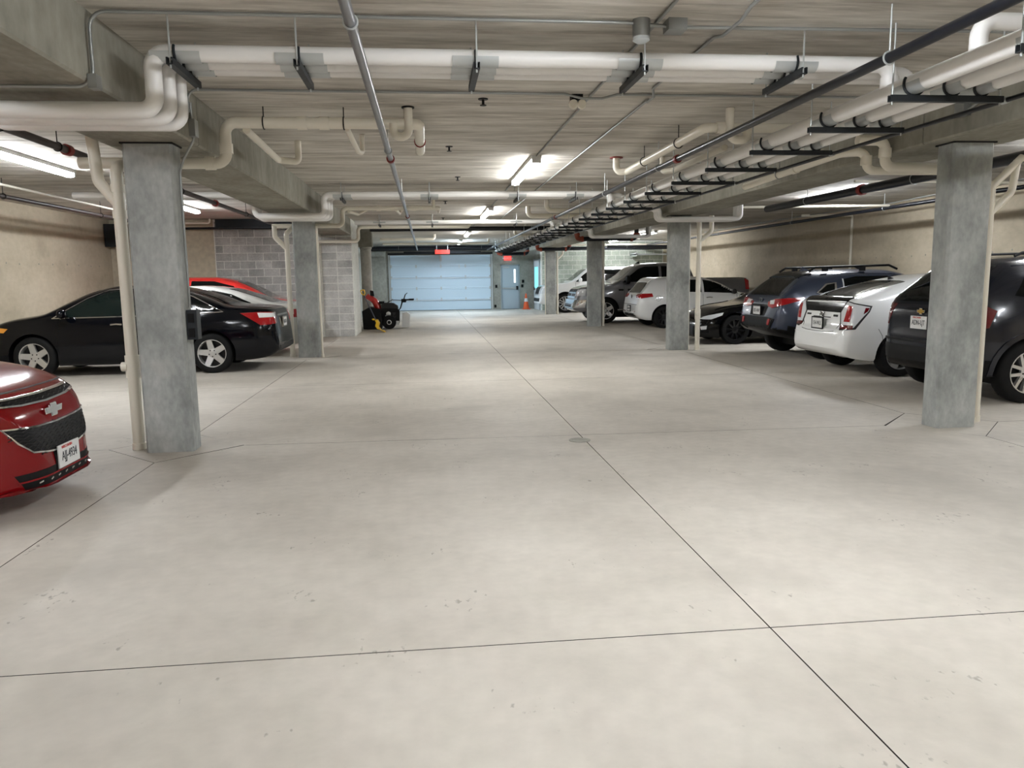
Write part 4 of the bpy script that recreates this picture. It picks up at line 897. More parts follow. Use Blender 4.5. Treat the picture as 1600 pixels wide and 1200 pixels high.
# ---------------------------------------------------------------- white sedan and red crossover behind the black sedan
def white_sedan():
    L = 4.75
    c = Car('sedan', 'silvery white sedan parked between the black sedan and bright red car', 'car', L, 1.82,
            [(0, .46), (.03, .72), (.06, .95), (.12, 1.03), (.3, 1.055), (.6, 1.08), (1.0, 1.21), (1.5, 1.365), (2.1, 1.43), (2.6, 1.42), (3.1, 1.26), (3.6, 1.0), (4.2, .9), (4.55, .75), (4.7, .55), (4.75, .42)],
            [(0, .45), (.1, .9), (.6, .98), (3.4, .92), (4.2, .8), (4.75, .4)], [(0, .34), (.2, .24), (.6, .2), (4.2, .18), (4.75, .3)], 'p_white2', W5, (1.03, 3.80), loc=(-2.47, 16.5), heading=PI, tumble=.34)
    c.patch('side_window', [(1.0, 1.08), (1.35, 1.0), (2.25, .99), (2.25, 1.365), (1.8, 1.345), (1.4, 1.255)], 'L', 'glass', mirror=True); c.patch('side_window', [(2.33, .99), (3.4, .96), (2.95, 1.23), (2.6, 1.345), (2.33, 1.365)], 'L', 'glass', mirror=True)
    c.patch('rear_window', [(.62, -.56), (.62, .56), (1.5, .46), (1.5, -.46)], 'T', 'glassgreen'); c.patch('windshield', [(3.5, -.58), (3.5, .58), (2.85, .48), (2.85, -.48)], 'T', 'glass')
    c.patch('tail_light', [(.45, .8, .94), (.05, .6, .95), (.03, .6, .78), (.30, .8, .78)], (-.6, .8, 0), 'redlens', .012, mirror=True)
    c.plate(.76, 'B', '718-XFR', 'black'); c.seams([(2.29, 2.29), (1.2, 1.2)], .3, .97)
white_sedan()
def red_crossover():
    L = 4.5
    c = Car('hatchback', 'bright red car parked behind the silvery white sedan by the block wall', 'car', L, 1.83,
            [(0, .55), (.03, .85), (.06, 1.0), (.16, 1.07), (.5, 1.14), (.9, 1.36), (1.3, 1.53), (1.8, 1.62), (2.4, 1.625), (2.9, 1.50), (3.4, 1.17), (3.7, 1.06), (4.2, .95), (4.4, .72), (4.5, .45)],
            [(0, .5), (.1, .95), (.6, 1.05), (3.3, .98), (4.2, .84), (4.5, .4)], [(0, .38), (.2, .28), (.6, .22), (4.0, .2), (4.5, .3)], 'p_red', dict(R=.34, n=5, sw=.08, mat='alloy'), (.93, 3.6), loc=(-3.15, 19.1), heading=PI, tumble=.3)
    c.patch('side_window', [(1.05, 1.14), (2.25, 1.08), (2.25, 1.53), (1.75, 1.52), (1.3, 1.40)], 'L', 'glass', mirror=True); c.patch('side_window', [(2.33, 1.08), (3.25, 1.05), (2.85, 1.40), (2.33, 1.53)], 'L', 'glass', mirror=True)
    c.patch('rear_window', [(.5, -.56), (.5, .56), (1.25, .48), (1.25, -.48)], 'T', 'glassgreen'); c.patch('windshield', [(3.4, -.58), (3.4, .58), (2.75, .48), (2.75, -.48)], 'T', 'glass')
    c.patch('tail_light', [(.4, .8, 1.0), (.05, .6, 1.0), (.03, .6, .82), (.25, .8, .85)], (-.6, .8, 0), 'redlens', .012, mirror=True); c.plate(.8, 'B', '305-LTM', 'black')
    c.patch('rear_bumper_insert', [(-.6, .38), (.6, .38), (.62, .58), (-.62, .58)], 'B', 'black', .006)
red_crossover()
# ---------------------------------------------------------------- white fastback (rear towards aisle)
def white_fastback():
    L = 4.46
    c = Car('fastback', 'white fastback hybrid with black split rear glass beside the slate SUV', 'car', L, 1.75,
            [(0, .48), (.015, .60), (.045, .675), (.09, .72), (.115, .86), (.135, .965), (.16, 1.075), (.21, 1.125), (.35, 1.165), (.8, 1.30), (1.3, 1.415), (1.8, 1.478), (2.2, 1.488), (2.6, 1.44), (3.0, 1.31), (3.5, 1.06), (3.75, .95), (4.1, .84), (4.3, .72), (4.41, .58), (4.46, .42)],
            [(0, .47), (.05, .64), (.15, .98), (.3, 1.03), (.8, 1.02), (2.2, .95), (3.3, .90), (3.9, .8), (4.3, .62), (4.46, .4)],
            [(0, .40), (.06, .33), (.2, .27), (.5, .23), (3.8, .17), (4.3, .18), (4.46, .26)], 'p_white', dict(R=.315, n=5, sw=.11, mat='alloy', rim=.66), (.86, 3.56), loc=(5.88, 11.0), tumble=.34,
            plan_r=[(0, .70), (.03, .80), (.08, .87), (.16, .915), (.35, .965), (.7, 1)])
    c.patch('rear_glass_panel', [(-.50, .925), (.50, .925), (.56, 1.06), (-.56, 1.06)], 'B', 'trimblack', .006)
    c.patch('spoiler', [(.165, -.60), (.165, .60), (.26, .62), (.26, -.62)], 'T', 'trimblack', .014, thick=.03)
    c.patch('rear_window', [(.29, -.56), (.29, .56), (1.10, .50), (1.10, -.50)], 'T', 'glassgreen', .004)
    c.patch('tail_light_bezel', [(.10, -.51, .93), (.165, -.585, 1.10), (.43, -.8, 1.025), (.40, -.8, .94), (.235, -.755, .695), (.11, -.54, .675)], (-.72, -.7, 0), 'brake', .006, mirror=True)
    c.patch('tail_light', [(.11, -.53, .93), (.17, -.60, 1.085), (.40, -.8, 1.01), (.38, -.8, .95), (.22, -.74, .72), (.12, -.56, .70)], (-.72, -.7, 0), 'clearlens', .012, mirror=True)
    c.patch('tail_light_red', [(.13, -.60, .80), (.19, -.62, 1.04), (.26, -.66, 1.02), (.22, -.66, .80)], (-.72, -.7, 0), 'redlens', .018, mirror=True)
    c.patch('tail_light_red', [(.33, -.8, 1.0), (.395, -.8, 1.0), (.375, -.8, .95), (.31, -.8, .91)], (-.72, -.7, 0), 'darkredlens', .018, mirror=True)
    c.patch('tail_light_red', [(.11, -.55, .755), (.25, -.7, .755), (.24, -.7, .70), (.11, -.55, .70)], (-.72, -.7, 0), 'darkredlens', .018, mirror=True)
    c.line('hatch_gap', [(-.55, .93), (-.54, .78), (-.47, .655), (-.3, .637), (0, .633), (.3, .637), (.47, .655), (.54, .78), (.55, .93)], .008, 'B', 'black', .0015, thick=.004)
    c.line('handle_recess', [(-.25, .845), (.25, .845)], .012, 'B', 'brake', .008); c.badge(ring_badge(.062, .042, 'chrome'), 'B', 0, .885, .012)
    c.patch('emblem', [(-.055, .85), (.055, .85), (.055, .92), (-.055, .92)], 'B', 'trimblack', .004)
    c.plate(.755, 'B', '154-WLE', 'black', out=.010)
    c.line('model_badge', [(.34, .875), (.46, .875)], .026, 'B', 'brake', .006); c.line('model_badge', [(-.44, .875), (-.32, .875)], .03, 'B', 'brake', .006)
    c.line('bumper_crease', [(-.70, .60), (-.4, .595), (0, .592), (.4, .595), (.70, .60)], .008, 'B', 'p_white', .008)
    c.patch('side_window', [(.82, 1.08), (1.35, 1.04), (2.2, 1.01), (2.2, 1.40), (1.8, 1.395), (1.35, 1.32)], 'R', 'glass', mirror=True); c.patch('side_window', [(2.28, 1.01), (3.35, .97), (2.9, 1.23), (2.5, 1.37), (2.28, 1.40)], 'R', 'glass', mirror=True)
    c.patch('windshield', [(3.55, -.60), (3.55, .60), (2.75, .48), (2.75, -.48)], 'T', 'glass'); c.mirror(3.2, 1.05, 'p_white')
    c.line('bumper_gap', [(.50, .70), (.56, .60), (.58, .48)], .006, 'R', 'brake', .0015, True, thick=.004); c.seams([(2.25, 2.25), (1.25, 1.22)], .28, .98)
    MB().prism([(1.15, 1.385), (1.25, 1.40), (1.15, 1.44)], -.01, .01, 'y').build('antenna', 'black', c.root, smooth=False)
white_fastback()
# ---------------------------------------------------------------- slate SUV behind the right foreground column
def slate_suv():
    L = 4.77
    c = Car('suv', 'dark slate SUV parked behind the right foreground column', 'car', L, 1.85,
            [(0, .52), (.02, .70), (.05, .80), (.08, 1.02), (.14, 1.15), (.35, 1.38), (.55, 1.55), (.68, 1.625), (.9, 1.655), (1.6, 1.685), (2.4, 1.67), (2.9, 1.55), (3.4, 1.24), (3.65, 1.10), (4.2, 1.02), (4.55, .90), (4.7, .70), (4.77, .45)],
            [(0, .5), (.1, 1.0), (.2, 1.08), (2, 1.04), (3.5, 1.0), (4.3, .88), (4.77, .42)], [(0, .42), (.08, .34), (.3, .28), (4.3, .24), (4.77, .34)], 'p_equinox',
            dict(R=.355, n=5, sw=.075, mat='alloy', rim=.68, split=True), (.80, 3.66), loc=(5.93, 8.67), tumble=.26, plan_r=[(0, .56), (.04, .68), (.10, .77), (.2, .85), (.4, .93), (.75, .985), (1.1, 1)], clad=lambda x: .44)
    c.patch('rear_window', [(-.62, 1.14), (.62, 1.14), (.52, 1.56), (-.52, 1.56)], 'B', 'glass', .004)
    c.patch('side_window', [(2.32, 1.11), (3.42, 1.07), (3.05, 1.36), (2.7, 1.54), (2.32, 1.56)], 'R', 'glass', mirror=True); c.patch('side_window', [(1.36, 1.12), (2.22, 1.11), (2.22, 1.57), (1.42, 1.565)], 'R', 'glass', mirror=True); c.patch('quarter_window', [(.62, 1.22), (1.27, 1.12), (1.33, 1.56), (.85, 1.545)], 'R', 'glass', mirror=True)
    c.patch('windshield', [(3.5, -.6), (3.5, .6), (2.85, .5), (2.85, -.5)], 'T', 'glass')
    c.line('rear_trim', [(-.30, 1.045), (.30, 1.045)], .022, 'B', 'trimblack', .012); c.badge(bowtie(.075, .037, ['chrome', 'gold']), 'B', 0, 1.02, .016)
    c.plate(.885, 'B', 'ADN-LJT', None, top='WISCONSIN')
    c.patch('tail_light', [(.10, .55, 1.10), (.25, .8, 1.12), (.38, .85, 1.05), (.30, .85, .86), (.10, .60, .84)], (-.75, .66, 0), 'darkredlens', .01, mirror=True)
    c.patch('rear_bumper_lower', [(-.74, .42), (.74, .42), (.78, .60), (-.78, .60)], 'B', 'black', .012); c.line('bumper_step', [(-.76, .66), (0, .67), (.76, .66)], .03, 'B', 'black', .02)
    c.arch_trim(.055, 'p_equinox', .016); c.handle(2.5, .98, 'p_equinox'); c.handle(1.5, 1.0, 'p_equinox'); c.seams([(2.28, 2.28), (1.28, 1.2)], .38, 1.06); c.mirror(3.3, 1.16, 'p_equinox')
    for sg in (-1, 1): MB().tube([(.75, sg*.60, 1.66), (.85, sg*.60, 1.70), (2.3, sg*.60, 1.72), (2.4, sg*.60, 1.68)], .016, 8, .05).build('roof_rail', 'black', c.root)
    c.line('fuel_door', [(1.42+.09*math.cos(t*PI/8), .92+.09*math.sin(t*PI/8)) for t in range(16)], .006, 'R', 'black', .0015, closed=True, thick=.004)
slate_suv()
# ---------------------------------------------------------------- blue-grey crossover
def blue_crossover():
    L = 4.48
    c = Car('crossover', 'blue-grey crossover with roof rails and red wraparound tail lights', 'car', L, 1.81,
            [(0, .60), (.02, .74), (.05, .84), (.09, 1.0), (.15, 1.13), (.3, 1.28), (.48, 1.43), (.60, 1.50), (.85, 1.535), (1.5, 1.57), (2.2, 1.555), (2.7, 1.43), (3.2, 1.15), (3.4, 1.06), (3.95, .98), (4.25, .85), (4.4, .68), (4.48, .45)],
            [(0, .52), (.1, .98), (.2, 1.05), (1.2, 1.03), (3.2, .96), (4.0, .85), (4.48, .42)], [(0, .54), (.08, .48), (.3, .41), (.6, .32), (4.0, .26), (4.48, .36)], 'p_cross',
            dict(R=.345, n=5, sw=.08, mat='alloyblack', rim=.68), (.90, 3.57), loc=(6.02, 13.42), tumble=.30, clad=lambda x: .56)
    c.patch('rear_window', [(-.60, 1.12), (.60, 1.12), (.53, 1.42), (-.53, 1.42)], 'B', 'glass', .004)
    c.patch('roof_spoiler', [(.50, -.56), (.50, .56), (.74, .58), (.74, -.58)], 'T', 'trimblack', .02, thick=.04)
    c.patch('quarter_window', [(.72, 1.16), (1.02, 1.11), (1.10, 1.13), (1.12, 1.34), (.92, 1.32)], 'R', 'chrome', .002, mirror=True); c.patch('quarter_window', [(.76, 1.17), (1.0, 1.13), (1.06, 1.14), (1.08, 1.32), (.94, 1.30)], 'R', 'glass', .006, mirror=True)
    c.patch('side_window', [(1.24, 1.12), (2.12, 1.08), (2.12, 1.44), (1.5, 1.435), (1.26, 1.39)], 'R', 'glass', mirror=True); c.patch('side_window', [(2.2, 1.08), (3.2, 1.03), (2.75, 1.30), (2.45, 1.41), (2.2, 1.44)], 'R', 'glass', mirror=True)
    c.line('window_trim', [(1.22, 1.09), (1.24, 1.25), (1.25, 1.40)], .02, 'R', 'whitemetal', .008, True)
    c.patch('windshield', [(3.25, -.58), (3.25, .58), (2.6, .5), (2.6, -.5)], 'T', 'glass')
    c.patch('tail_light', [(.05, -.34, 1.00), (.10, -.55, 1.06), (.50, -.85, 1.09), (.48, -.85, 1.045), (.22, -.75, .96), (.08, -.5, .90), (.05, -.36, .93)], (-.75, -.66, 0), 'redlens', .014, mirror=True)
    c.patch('reverse_lens', [(.06, -.42, 1.03), (.10, -.55, 1.045), (.10, -.55, .97), (.06, -.43, .965)], (-.75, -.66, 0), 'clearlens', .02, mirror=True)
    c.badge(oval_badge(.065, .04, ['chrome', 'ink']), 'B', 0, 1.03, .012); c.plate(.845, 'B', '827-HNP', 'brake')
    c.patch('plate_recess', [(-.30, .755), (.30, .755), (.36, .96), (-.36, .96)], 'B', 'black', .004)
    c.patch('rear_bumper_lower', [(-.62, .53), (.62, .53), (.70, .72), (.45, .74), (-.45, .74), (-.70, .72)], 'B', 'black', .014)
    c.patch('reflector', [(-.56, .60), (-.49, .61), (-.50, .71), (-.585, .71)], 'B', 'redlens', .024, mirror=True)
    c.line('bumper_trim', [(-.44, .50), (-.60, .57), (-.64, .70)], .016, 'B', 'brake', .03, True)
    c.line('model_badge', [(-.50, .975), (-.34, .975)], .025, 'B', 'chrome', .008)
    c.arch_trim(.075, 'black', .016); c.seams([(2.16, 2.16), (1.18, 1.1)], .40, 1.02); c.handle(2.38, .95, 'p_cross'); c.handle(1.4, .97, 'p_cross'); c.mirror(3.1, 1.10, 'p_cross')
    for sg in (-1, 1):
        m = MB(); m.tube([(.70, sg*.56, 1.53), (.82, sg*.56, 1.60), (2.2, sg*.56, 1.625), (2.36, sg*.56, 1.555)], .02, 8, .06)
        for x in (1.0, 1.7): m.box(x-.05, x+.05, sg*.56-.02, sg*.56+.02, 1.53, 1.60)
        m.build('roof_rail', 'black', c.root)
    MB().prism([(.80, 1.54), (1.0, 1.55), (.86, 1.62)], -.02, .02, 'y').build('antenna', 'p_cross', c.root, smooth=False)
blue_crossover()
# ---------------------------------------------------------------- black coupe, nose towards the aisle
def black_coupe():
    L = 4.24
    c = Car('coupe', 'low black sports coupe facing the aisle right of the second right column', 'car', L, 1.78,
            [(0, .48), (.04, .8), (.1, .95), (.3, 1.0), (.7, 1.06), (1.2, 1.20), (1.7, 1.285), (2.1, 1.28), (2.5, 1.13), (2.85, .94), (3.1, .875), (3.6, .80), (3.9, .70), (4.08, .60), (4.18, .48), (4.22, .36), (4.24, .26)],
            [(0, .46), (.1, .85), (1.0, .9), (2.8, .82), (3.4, .78), (3.85, .66), (4.1, .5), (4.24, .24)], [(0, .34), (.2, .2), (.6, .16), (3.7, .14), (4.24, .16)], 'p_black',
            dict(R=.315, n=10, sw=.035, mat='alloyblack', rim=.72), (.85, 3.42), loc=(5.80+L, 16.6), heading=PI, tumble=.36, n=4)
    c.patch('head_light', [(4.05, .45, .55), (4.0, .55, .60), (3.66, .80, .69), (3.68, .80, .63), (3.9, .75, .545)], (.72, .69, 0), 'clearlens', .01, mirror=True, label='silvery swept headlight')
    c.patch('grille', [(-.50, .20), (.50, .20), (.42, .40), (-.42, .40)], 'F', 'black', .006)
    c.patch('fog_recess', [(4.1, .58, .42), (4.0, .76, .44), (3.98, .78, .26), (4.12, .62, .24)], (.8, .6, 0), 'black', .006, mirror=True); c.patch('fog_light', [(4.08, .64, .39), (4.0, .75, .41), (4.0, .74, .33), (4.07, .66, .32)], (.8, .6, 0), 'clearlens', .016, mirror=True)
    c.line('front_splitter', [(-.66, .172), (0, .165), (.66, .172)], .02, 'F', 'brake', .02)
    c.patch('windshield', [(2.86, -.6), (2.86, .6), (2.2, .46), (2.2, -.46)], 'T', 'glass'); c.patch('side_window', [(1.3, .96), (2.68, .92), (2.3, 1.13), (1.95, 1.21), (1.5, 1.17)], 'L', 'glass', mirror=True); c.patch('rear_window', [(.7, -.5), (.7, .5), (1.5, .4), (1.5, -.4)], 'T', 'glass')
    c.line('hood_gap', [(2.95, .62), (3.4, .60), (3.8, .56)], .008, 'T', 'brake', .002, True, thick=.004); c.line('fender_crease', [(3.0, .64), (3.4, .655), (3.8, .60)], .02, 'T', 'p_black', .012, True)
    c.badge(oval_badge(.06, .04, ['chrome', 'ink']), 'F', 0, .50, .010); c.seams([(2.72, 2.65), (1.42, 1.4)], .22, .88); c.mirror(2.5, .98, 'p_black'); c.handle(1.6, .80, 'p_black')
    c.line('fender_vent', [(2.85, .66), (2.98, .67)], .05, 'L', 'black', .006, True)
black_coupe()
# ---------------------------------------------------------------- white hatchback
def white_hatch():
    L = 4.26
    c = Car('hatchback', 'white hatchback with red tail lights behind the second right column', 'car', L, 1.79,
            [(0, .52), (.02, .68), (.05, .76), (.09, .92), (.16, 1.02), (.32, 1.22), (.42, 1.36), (.50, 1.42), (.8, 1.455), (1.5, 1.475), (2.0, 1.45), (2.5, 1.29), (2.95, 1.05), (3.1, 1.0), (3.7, .92), (4.0, .80), (4.18, .62), (4.26, .42)],
            [(0, .5), (.1, .9), (.2, .98), (1.5, .95), (3.0, .90), (3.8, .8), (4.26, .4)], [(0, .40), (.08, .32), (.3, .24), (3.9, .18), (4.26, .28)], 'p_white',
            dict(R=.315, n=10, sw=.035, mat='alloyblack', rim=.72), (.80, 3.42), loc=(5.95, 22.0), tumble=.28)
    c.patch('rear_window', [(-.60, 1.01), (.60, 1.01), (.52, 1.33), (-.52, 1.33)], 'B', 'glass', .004); c.patch('roof_spoiler', [(.38, -.55), (.38, .55), (.58, .56), (.58, -.56)], 'T', 'p_white', .02, thick=.04)
    c.patch('tail_light', [(.08, -.42, .93), (.10, -.5, .99), (.42, -.85, 1.0), (.48, -.85, .90), (.22, -.75, .86), (.08, -.5, .88)], (-.75, -.66, 0), 'redlens', .012, mirror=True)
    c.plate(.56, 'B', '261-RCG', 'black'); c.line('bumper_gap', [(-.7, .68), (0, .685), (.7, .68)], .01, 'B', 'brake', .006); c.patch('reflector', [(-.62, .47), (-.40, .455), (-.40, .48), (-.62, .50)], 'B', 'darkredlens', .01, mirror=True)
    c.patch('rear_diffuser', [(-.60, .33), (.60, .33), (.5, .42), (-.5, .42)], 'B', 'black', .006); c.badge(ring_badge(.05, .05, 'chrome'), 'B', 0, .90, .012)
    c.patch('side_window', [(1.12, 1.04), (1.9, 1.01), (1.9, 1.37), (1.45, 1.37), (1.2, 1.32)], 'R', 'glass', mirror=True); c.patch('side_window', [(1.98, 1.01), (3.0, .965), (2.55, 1.20), (2.3, 1.31), (1.98, 1.37)], 'R', 'glass', mirror=True); c.patch('quarter_window', [(.86, 1.08), (1.05, 1.05), (1.10, 1.28), (.98, 1.28)], 'R', 'glass', mirror=True)
    c.patch('windshield', [(3.0, -.58), (3.0, .58), (2.35, .5), (2.35, -.5)], 'T', 'glass'); c.seams([(1.94, 1.94), (1.08, 1.02), (2.98, 2.95)], .26, .96); c.handle(2.12, .86, 'chrome'); c.handle(1.2, .88, 'chrome'); c.mirror(2.82, 1.02, 'brake')
    c.line('side_badge', [(3.03, .80), (3.16, .80)], .02, 'R', 'brake', .006, True)
    c.line('fuel_door', [(.62+.08*math.cos(t*PI/8), .86+.08*math.sin(t*PI/8)) for t in range(16)], .005, 'R', 'brake', .0015, closed=True, thick=.004)
white_hatch()
# ---------------------------------------------------------------- grey pickup truck
def grey_pickup():
    L = 5.82
    c = Car('pickup_truck', 'grey crew cab pickup truck facing the aisle behind the third right column', 'truck', L, 2.02,
            [(0, .70), (.02, 1.0), (.04, 1.28), (.08, 1.36), (.3, 1.385), (1.75, 1.39), (1.86, 1.40), (1.92, 1.62), (1.98, 1.84), (2.1, 1.905), (2.8, 1.93), (3.5, 1.90), (3.8, 1.80), (4.15, 1.52), (4.45, 1.33), (4.6, 1.27), (5.2, 1.22), (5.5, 1.15), (5.64, 1.05), (5.70, .90), (5.76, .70), (5.82, .56)],
            [(0, .68), (.05, 1.25), (.1, 1.32), (1.8, 1.31), (2.0, 1.26), (4.4, 1.20), (5.2, 1.12), (5.6, .98), (5.82, .54)], [(0, .55), (.2, .46), (5.3, .42), (5.6, .36), (5.82, .44)], 'p_ram',
            dict(R=.40, n=5, sw=.11, mat='chrome', rim=.66, tw=.27), (1.25, 4.82), loc=(4.72+L, 24.98), heading=PI, tumble=.22, n=6, archr=.10,
            plan_f=[(0, .72), (.05, .80), (.12, .86), (.25, .92), (.5, .97), (.9, 1)], plan_r=[(0, .96), (.05, .98), (.2, 1)])
    c.patch('side_window', [(3.05, 1.33), (4.26, 1.30), (3.95, 1.55), (3.7, 1.73), (3.5, 1.79), (3.05, 1.80)], 'L', 'glass', mirror=True); c.patch('side_window', [(2.12, 1.34), (2.96, 1.33), (2.96, 1.80), (2.2, 1.79)], 'L', 'glass', mirror=True)
    c.patch('windshield', [(4.38, -.70), (4.38, .70), (3.76, .60), (3.76, -.60)], 'T', 'glassgreen')
    g = c.patch('grille', [(-.58, .86), (.58, .86), (.60, 1.10), (-.60, 1.10)], 'F', 'black', .02); c.line('grille_surround', [(-.60, .84), (.60, .84), (.62, 1.12), (-.62, 1.12)], .06, 'F', 'chrome', .05, parent=g, closed=True)
    c.line('grille_cross', [(-.58, .98), (.58, .98)], .05, 'F', 'chrome', .05, parent=g); c.line('grille_cross', [(0, .86), (0, 1.10)], .06, 'F', 'chrome', .05, parent=g)
    c.patch('head_light', [(5.68, .66, .88), (5.66, .66, 1.08), (5.45, .92, 1.10), (5.45, .94, .90)], (.72, .69, 0), 'clearlens', .03, mirror=True)
    c.patch('front_bumper', [(-.86, .50), (.86, .50), (.90, .76), (-.90, .76)], 'F', 'chrome', .06, thick=.08); c.patch('bumper_corner', [(5.75, .75, .50), (5.35, 1.0, .52), (5.35, 1.0, .76), (5.75, .75, .76)], (.6, .8, 0), 'chrome', .03, thick=.05, mirror=True)
    c.patch('bumper_intake', [(-.5, .52), (.5, .52), (.55, .62), (-.55, .62)], 'F', 'black', .07); c.patch('fog_light', [(-.74, .56), (-.60, .56), (-.60, .66), (-.74, .66)], 'F', 'clearlens', .075, mirror=True)
    c.patch('tail_light', [(.02, .95, 1.02), (.16, 1.0, 1.02), (.16, 1.0, 1.36), (.04, .95, 1.36)], (-.5, .86, 0), 'redlens', .02, mirror=True)
    c.patch('bed_cover', [(.08, -.85), (.08, .85), (1.80, .85), (1.80, -.85)], 'T', 'black', .02, thick=.03)
    c.line('fender_badge', [(4.24, 1.06), (4.40, 1.06)], .05, 'L', 'black', .008, True); c.line('door_badge', [(3.7, 1.06), (4.1, 1.06)], .06, 'L', 'brake', .004, True)
    c.seams([(4.22, 4.22), (3.0, 3.0), (2.08, 2.02)], .5, 1.28); c.handle(3.2, 1.12, 'p_ram'); c.handle(2.25, 1.12, 'p_ram'); c.mirror(4.12, 1.38, 'black', (.14, .13, .14))
    for sg in (-1, 1): MB().box(2.1, 4.2, sg*.93-.06, sg*.93+.06, .38, .44).build('running_board', 'black', c.root, smooth=False)
    MB().box(1.93, 1.99, -.8, .8, 1.22, 1.34).build('bed_front_rail', 'black', c.root, smooth=False)
    MB().prism([(3.45, 1.905), (3.62, 1.90), (3.46, 1.98)], -.02, .02, 'y').build('antenna', 'black', c.root, smooth=False)
    c.arch_trim(.05, 'p_ram', .02)
grey_pickup()
# ---------------------------------------------------------------- large white SUV
def white_suv():
    L = 5.25
    c = Car('suv', 'large white SUV facing the aisle beside the farthest right column', 'car', L, 2.04,
            [(0, .62), (.02, .9), (.06, 1.3), (.2, 1.6), (.35, 1.82), (.5, 1.88), (1.5, 1.92), (2.8, 1.91), (3.2, 1.82), (3.65, 1.48), (3.9, 1.32), (4.1, 1.26), (4.7, 1.21), (5.0, 1.14), (5.12, 1.04), (5.18, .86), (5.23, .66), (5.25, .52)],
            [(0, .6), (.05, 1.15), (.3, 1.25), (3.9, 1.18), (4.7, 1.10), (5.05, .95), (5.25, .5)], [(0, .45), (.2, .38), (4.9, .34), (5.25, .40)], 'p_white', dict(R=.40, n=6, sw=.07, mat='alloy', rim=.72, split=True, tw=.26), (1.12, 4.17), loc=(4.72+L, 32.6), heading=PI, tumble=.20, n=6,
            archr=.08, plan_f=[(0, .74), (.05, .82), (.12, .88), (.25, .93), (.5, .975), (.9, 1)])
    c.patch('side_window', [(2.55, 1.32), (3.72, 1.29), (3.35, 1.60), (3.1, 1.76), (2.55, 1.78)], 'L', 'glass', mirror=True); c.patch('side_window', [(1.55, 1.33), (2.46, 1.32), (2.46, 1.78), (1.55, 1.78)], 'L', 'glass', mirror=True); c.patch('side_window', [(.50, 1.36), (1.46, 1.33), (1.46, 1.78), (.62, 1.76)], 'L', 'glass', mirror=True)
    c.patch('windshield', [(3.85, -.70), (3.85, .70), (3.2, .62), (3.2, -.62)], 'T', 'glassgreen')
    g = c.patch('grille', [(-.50, .78), (.50, .78), (.55, 1.06), (-.55, 1.06)], 'F', 'black', .02); c.line('grille_surround', [(-.50, .77), (.50, .77), (.56, 1.08), (-.56, 1.08)], .05, 'F', 'chrome', .04, parent=g, closed=True)
    c.patch('head_light', [(5.14, .62, .80), (5.12, .60, 1.06), (4.90, .95, 1.06), (4.92, .95, .84)], (.75, .66, 0), 'clearlens', .02, mirror=True)
    c.patch('lower_intake', [(-.70, .48), (.70, .48), (.74, .62), (-.74, .62)], 'F', 'black', .02); c.seams([(3.72, 3.72), (2.5, 2.5)], .45, 1.26); c.handle(2.7, 1.1, 'p_white'); c.mirror(3.55, 1.36, 'p_white', (.13, .13, .11)); c.arch_trim(.04, 'black', .01)
white_suv()
# ================================================================== SMALL THINGS
# round concrete post next to the block corner
o = MB().lathe([(.17, 0), (.17, 2.45), (.19, 2.46), (.19, 2.52), (.05, 2.52)], 28); o = o.build('round_post', 'postpaint'); o.location = (-1.86, 24.6, 0); tag(o, 'round grey post behind the snowblower at the block corner', 'column')
o = MB().box(-2.3, -1.64, 24.35, 24.85, 2.525, CZ); tag(o.build('post_cap_beam', 'wallcool', smooth=False), 'concrete block on top of the round grey post', 'beam')
# snowblower
s = empty('snowblower', (-1.15, 23.75, 0), 0); tag(s, 'black and red snowblower parked beside the grey block corner', 'snowblower')
MB().prism([(-.78, .02), (-.24, .02), (-.20, .15), (-.24, .60), (-.58, .68), (-.80, .56)], -.40, .40, 'y').build('auger_housing', 'black', s, smooth=False)
m = MB(); m.tube([(-.30, 0, .45), (-.33, 0, .66), (-.44, .0, .86), (-.60, 0, .98)], [.11, .11, .10, .085], 12); ch = m.build('chute', 'redpaint', s)
MB().prism([(-.74, .96), (-.52, .84), (-.46, .93), (-.62, 1.08)], -.10, .10, 'y').build('chute_deflector', 'redpaint', ch, smooth=False); MB().prism([(-.56, 1.02), (-.44, 1.0), (-.46, 1.16), (-.56, 1.18)], -.06, .06, 'y').build('chute_cap', 'black', s, smooth=False)
MB().prism([(-.30, .16), (.30, .16), (.32, .52), (.26, .62), (-.26, .64)], -.21, .21, 'y').build('engine', 'black', s, smooth=False)
MB().box(-.12, .04, -.225, -.205, .30, .42).build('muffler_guard', 'galv', s, smooth=False); MB().box(.10, .2, -.225, -.2, .34, .5).build('carburettor_cover', 'brake', s, smooth=False); MB().box(.18, .30, -.24, -.2, .12, .24).build('gear_case', 'galv', s, smooth=False)
MB().prism([(-.24, .64), (.28, .62), (.26, .70), (.14, .78), (-.12, .80), (-.24, .74)], -.19, .19, 'y').build('engine_cover', 'brake', s, smooth=False)
MB().lathe([(.05, -.20), (.07, -.19), (.07, -.26), (.04, -.27)], 14, 'y', (-.02, 0, .46)).build('recoil_starter', 'alloy', s)
MB().box(-.30, -.14, -.15, .15, .76, .84).build('fuel_tank', 'black', s, smooth=False)
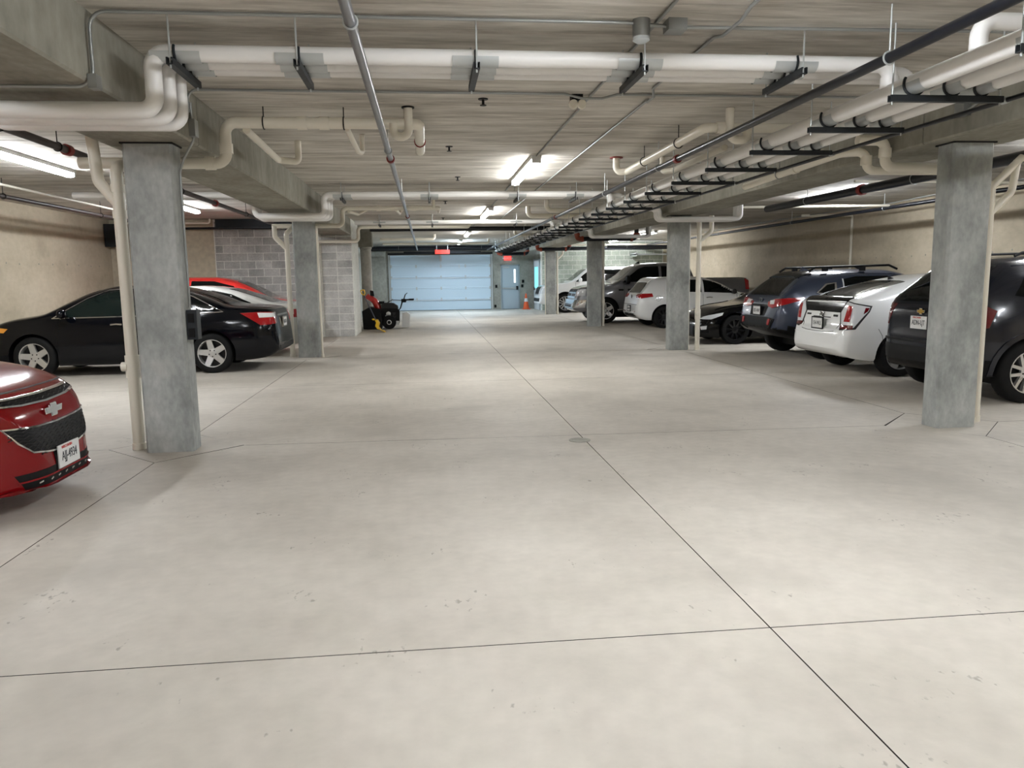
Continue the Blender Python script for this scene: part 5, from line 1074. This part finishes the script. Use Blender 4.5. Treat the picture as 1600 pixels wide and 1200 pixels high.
for sg in (-1, 1):
    w = MB(); w.lathe([(.13, -.07), (.19, -.065), (.21, -.04), (.21, .04), (.19, .065), (.13, .07)], 24, 'y', (.0, sg*.31, .21)); w = w.build('wheel', 'rubber', s)
    MB().lathe([(.12, -.06), (.05, -.075), (.05, .075), (.12, .06)], 18, 'y', (.0, sg*.31, .21)).build('wheel_hub', 'alloy', w)
    m = MB(); m.tube([(.10, sg*.20, .30), (.34, sg*.24, .62), (.42, sg*.25, .86), (.62, sg*.25, .88)], .016, 8, .06); m.build('handlebar', 'black', s)
    MB().tube([(.60, sg*.25, .88), (.76, sg*.25, .88)], .022, 8).build('grip', 'black', s)
    MB().tube([(.46, sg*.25, .90), (.50, sg*.25, 1.03), (.56, sg*.22, 1.08)], .012, 6).build('control_lever', 'black', s)
MB().box(.38, .52, -.22, .22, .80, .90).build('control_panel', 'black', s, smooth=False)
MB().tube([(-.30, -.05, .66), (.1, -.08, .88), (.40, -.06, .86)], .012, 6).build('chute_crank', 'black', s)
b = MB(); b.prism([(.34, .03), (.56, .03), (.60, .42), (.50, .50), (.36, .46)], -.16, .14, 'y'); o = b.build('white_bag', 'plate', smooth=False); o.location = (-1.12, 23.95, 0); tag(o, 'crumpled white bag standing behind the snowblower', 'bag')
# yellow snow shovel leaning on the wall
s = empty('snow_shovel', (-1.48, 22.15, 0)); tag(s, 'yellow snow shovel with dark handle leaning at the block corner', 'shovel')
m = MB(); m.tube([(-.30, .10, 1.06), (.02, 0, .33)], .018, 10); m.build('shaft', 'handle', s)
m = MB(); m.tube([(-.30, .10, 1.06), (-.36, .10, 1.10), (-.40, .10, 1.20), (-.30, .10, 1.22), (-.27, .10, 1.12), (-.30, .10, 1.06)], .016, 8, .03); m.build('grip', 'yellow', s)
m = MB(); pr = [(-.06, .36), (.07, .36), (.12, .26), (.09, .16), (.14, .08), (.28, 0.0)]
vs = [(a, y, z) for y in (-.20, .20) for a, z in pr]+[(a-(.09 if 0 < i_ < 5 else .03), y, z+.03) for y in (-.20, .20) for i_, (a, z) in enumerate(pr)]; k = len(pr)
m.add(vs, [(i, i+1, k+i+1, k+i) for i in range(k-1)]+[(2*k+i, 3*k+i, 3*k+i+1, 2*k+i+1) for i in range(k-1)]+[(i, 2*k+i, 2*k+i+1, i+1) for i in range(k-1)]+[(k+i, k+i+1, 3*k+i+1, 3*k+i) for i in range(k-1)]); m.build('blade', 'yellow', s)
# traffic cone
s = empty('traffic_cone', (4.72, 36.1, 0)); tag(s, 'orange traffic cone with white band beside the exit door', 'traffic cone')
MB().box(-.18, .18, -.18, .18, 0, .03).build('base', 'conecol', s, smooth=False); MB().lathe([(.145, .03), (.095, .36)], 24).build('cone', 'conecol', s); MB().lathe([(.095, .36), (.068, .52)], 24).build('white_band', 'plate', s); MB().lathe([(.068, .52), (.03, .74), (.02, .75)], 24).build('tip', 'conecol', s)
# floor drain cover at the joint
o = MB().lathe([(.10, 0.0), (.10, .004), (.085, .006)], 24); o.box(-.07, .07, -.006, .006, .004, .008); o = o.build('floor_drain', 'wallcool'); o.location = (1.37, 6.77, 0); tag(o, 'round floor drain cover on the long floor joint', 'drain')
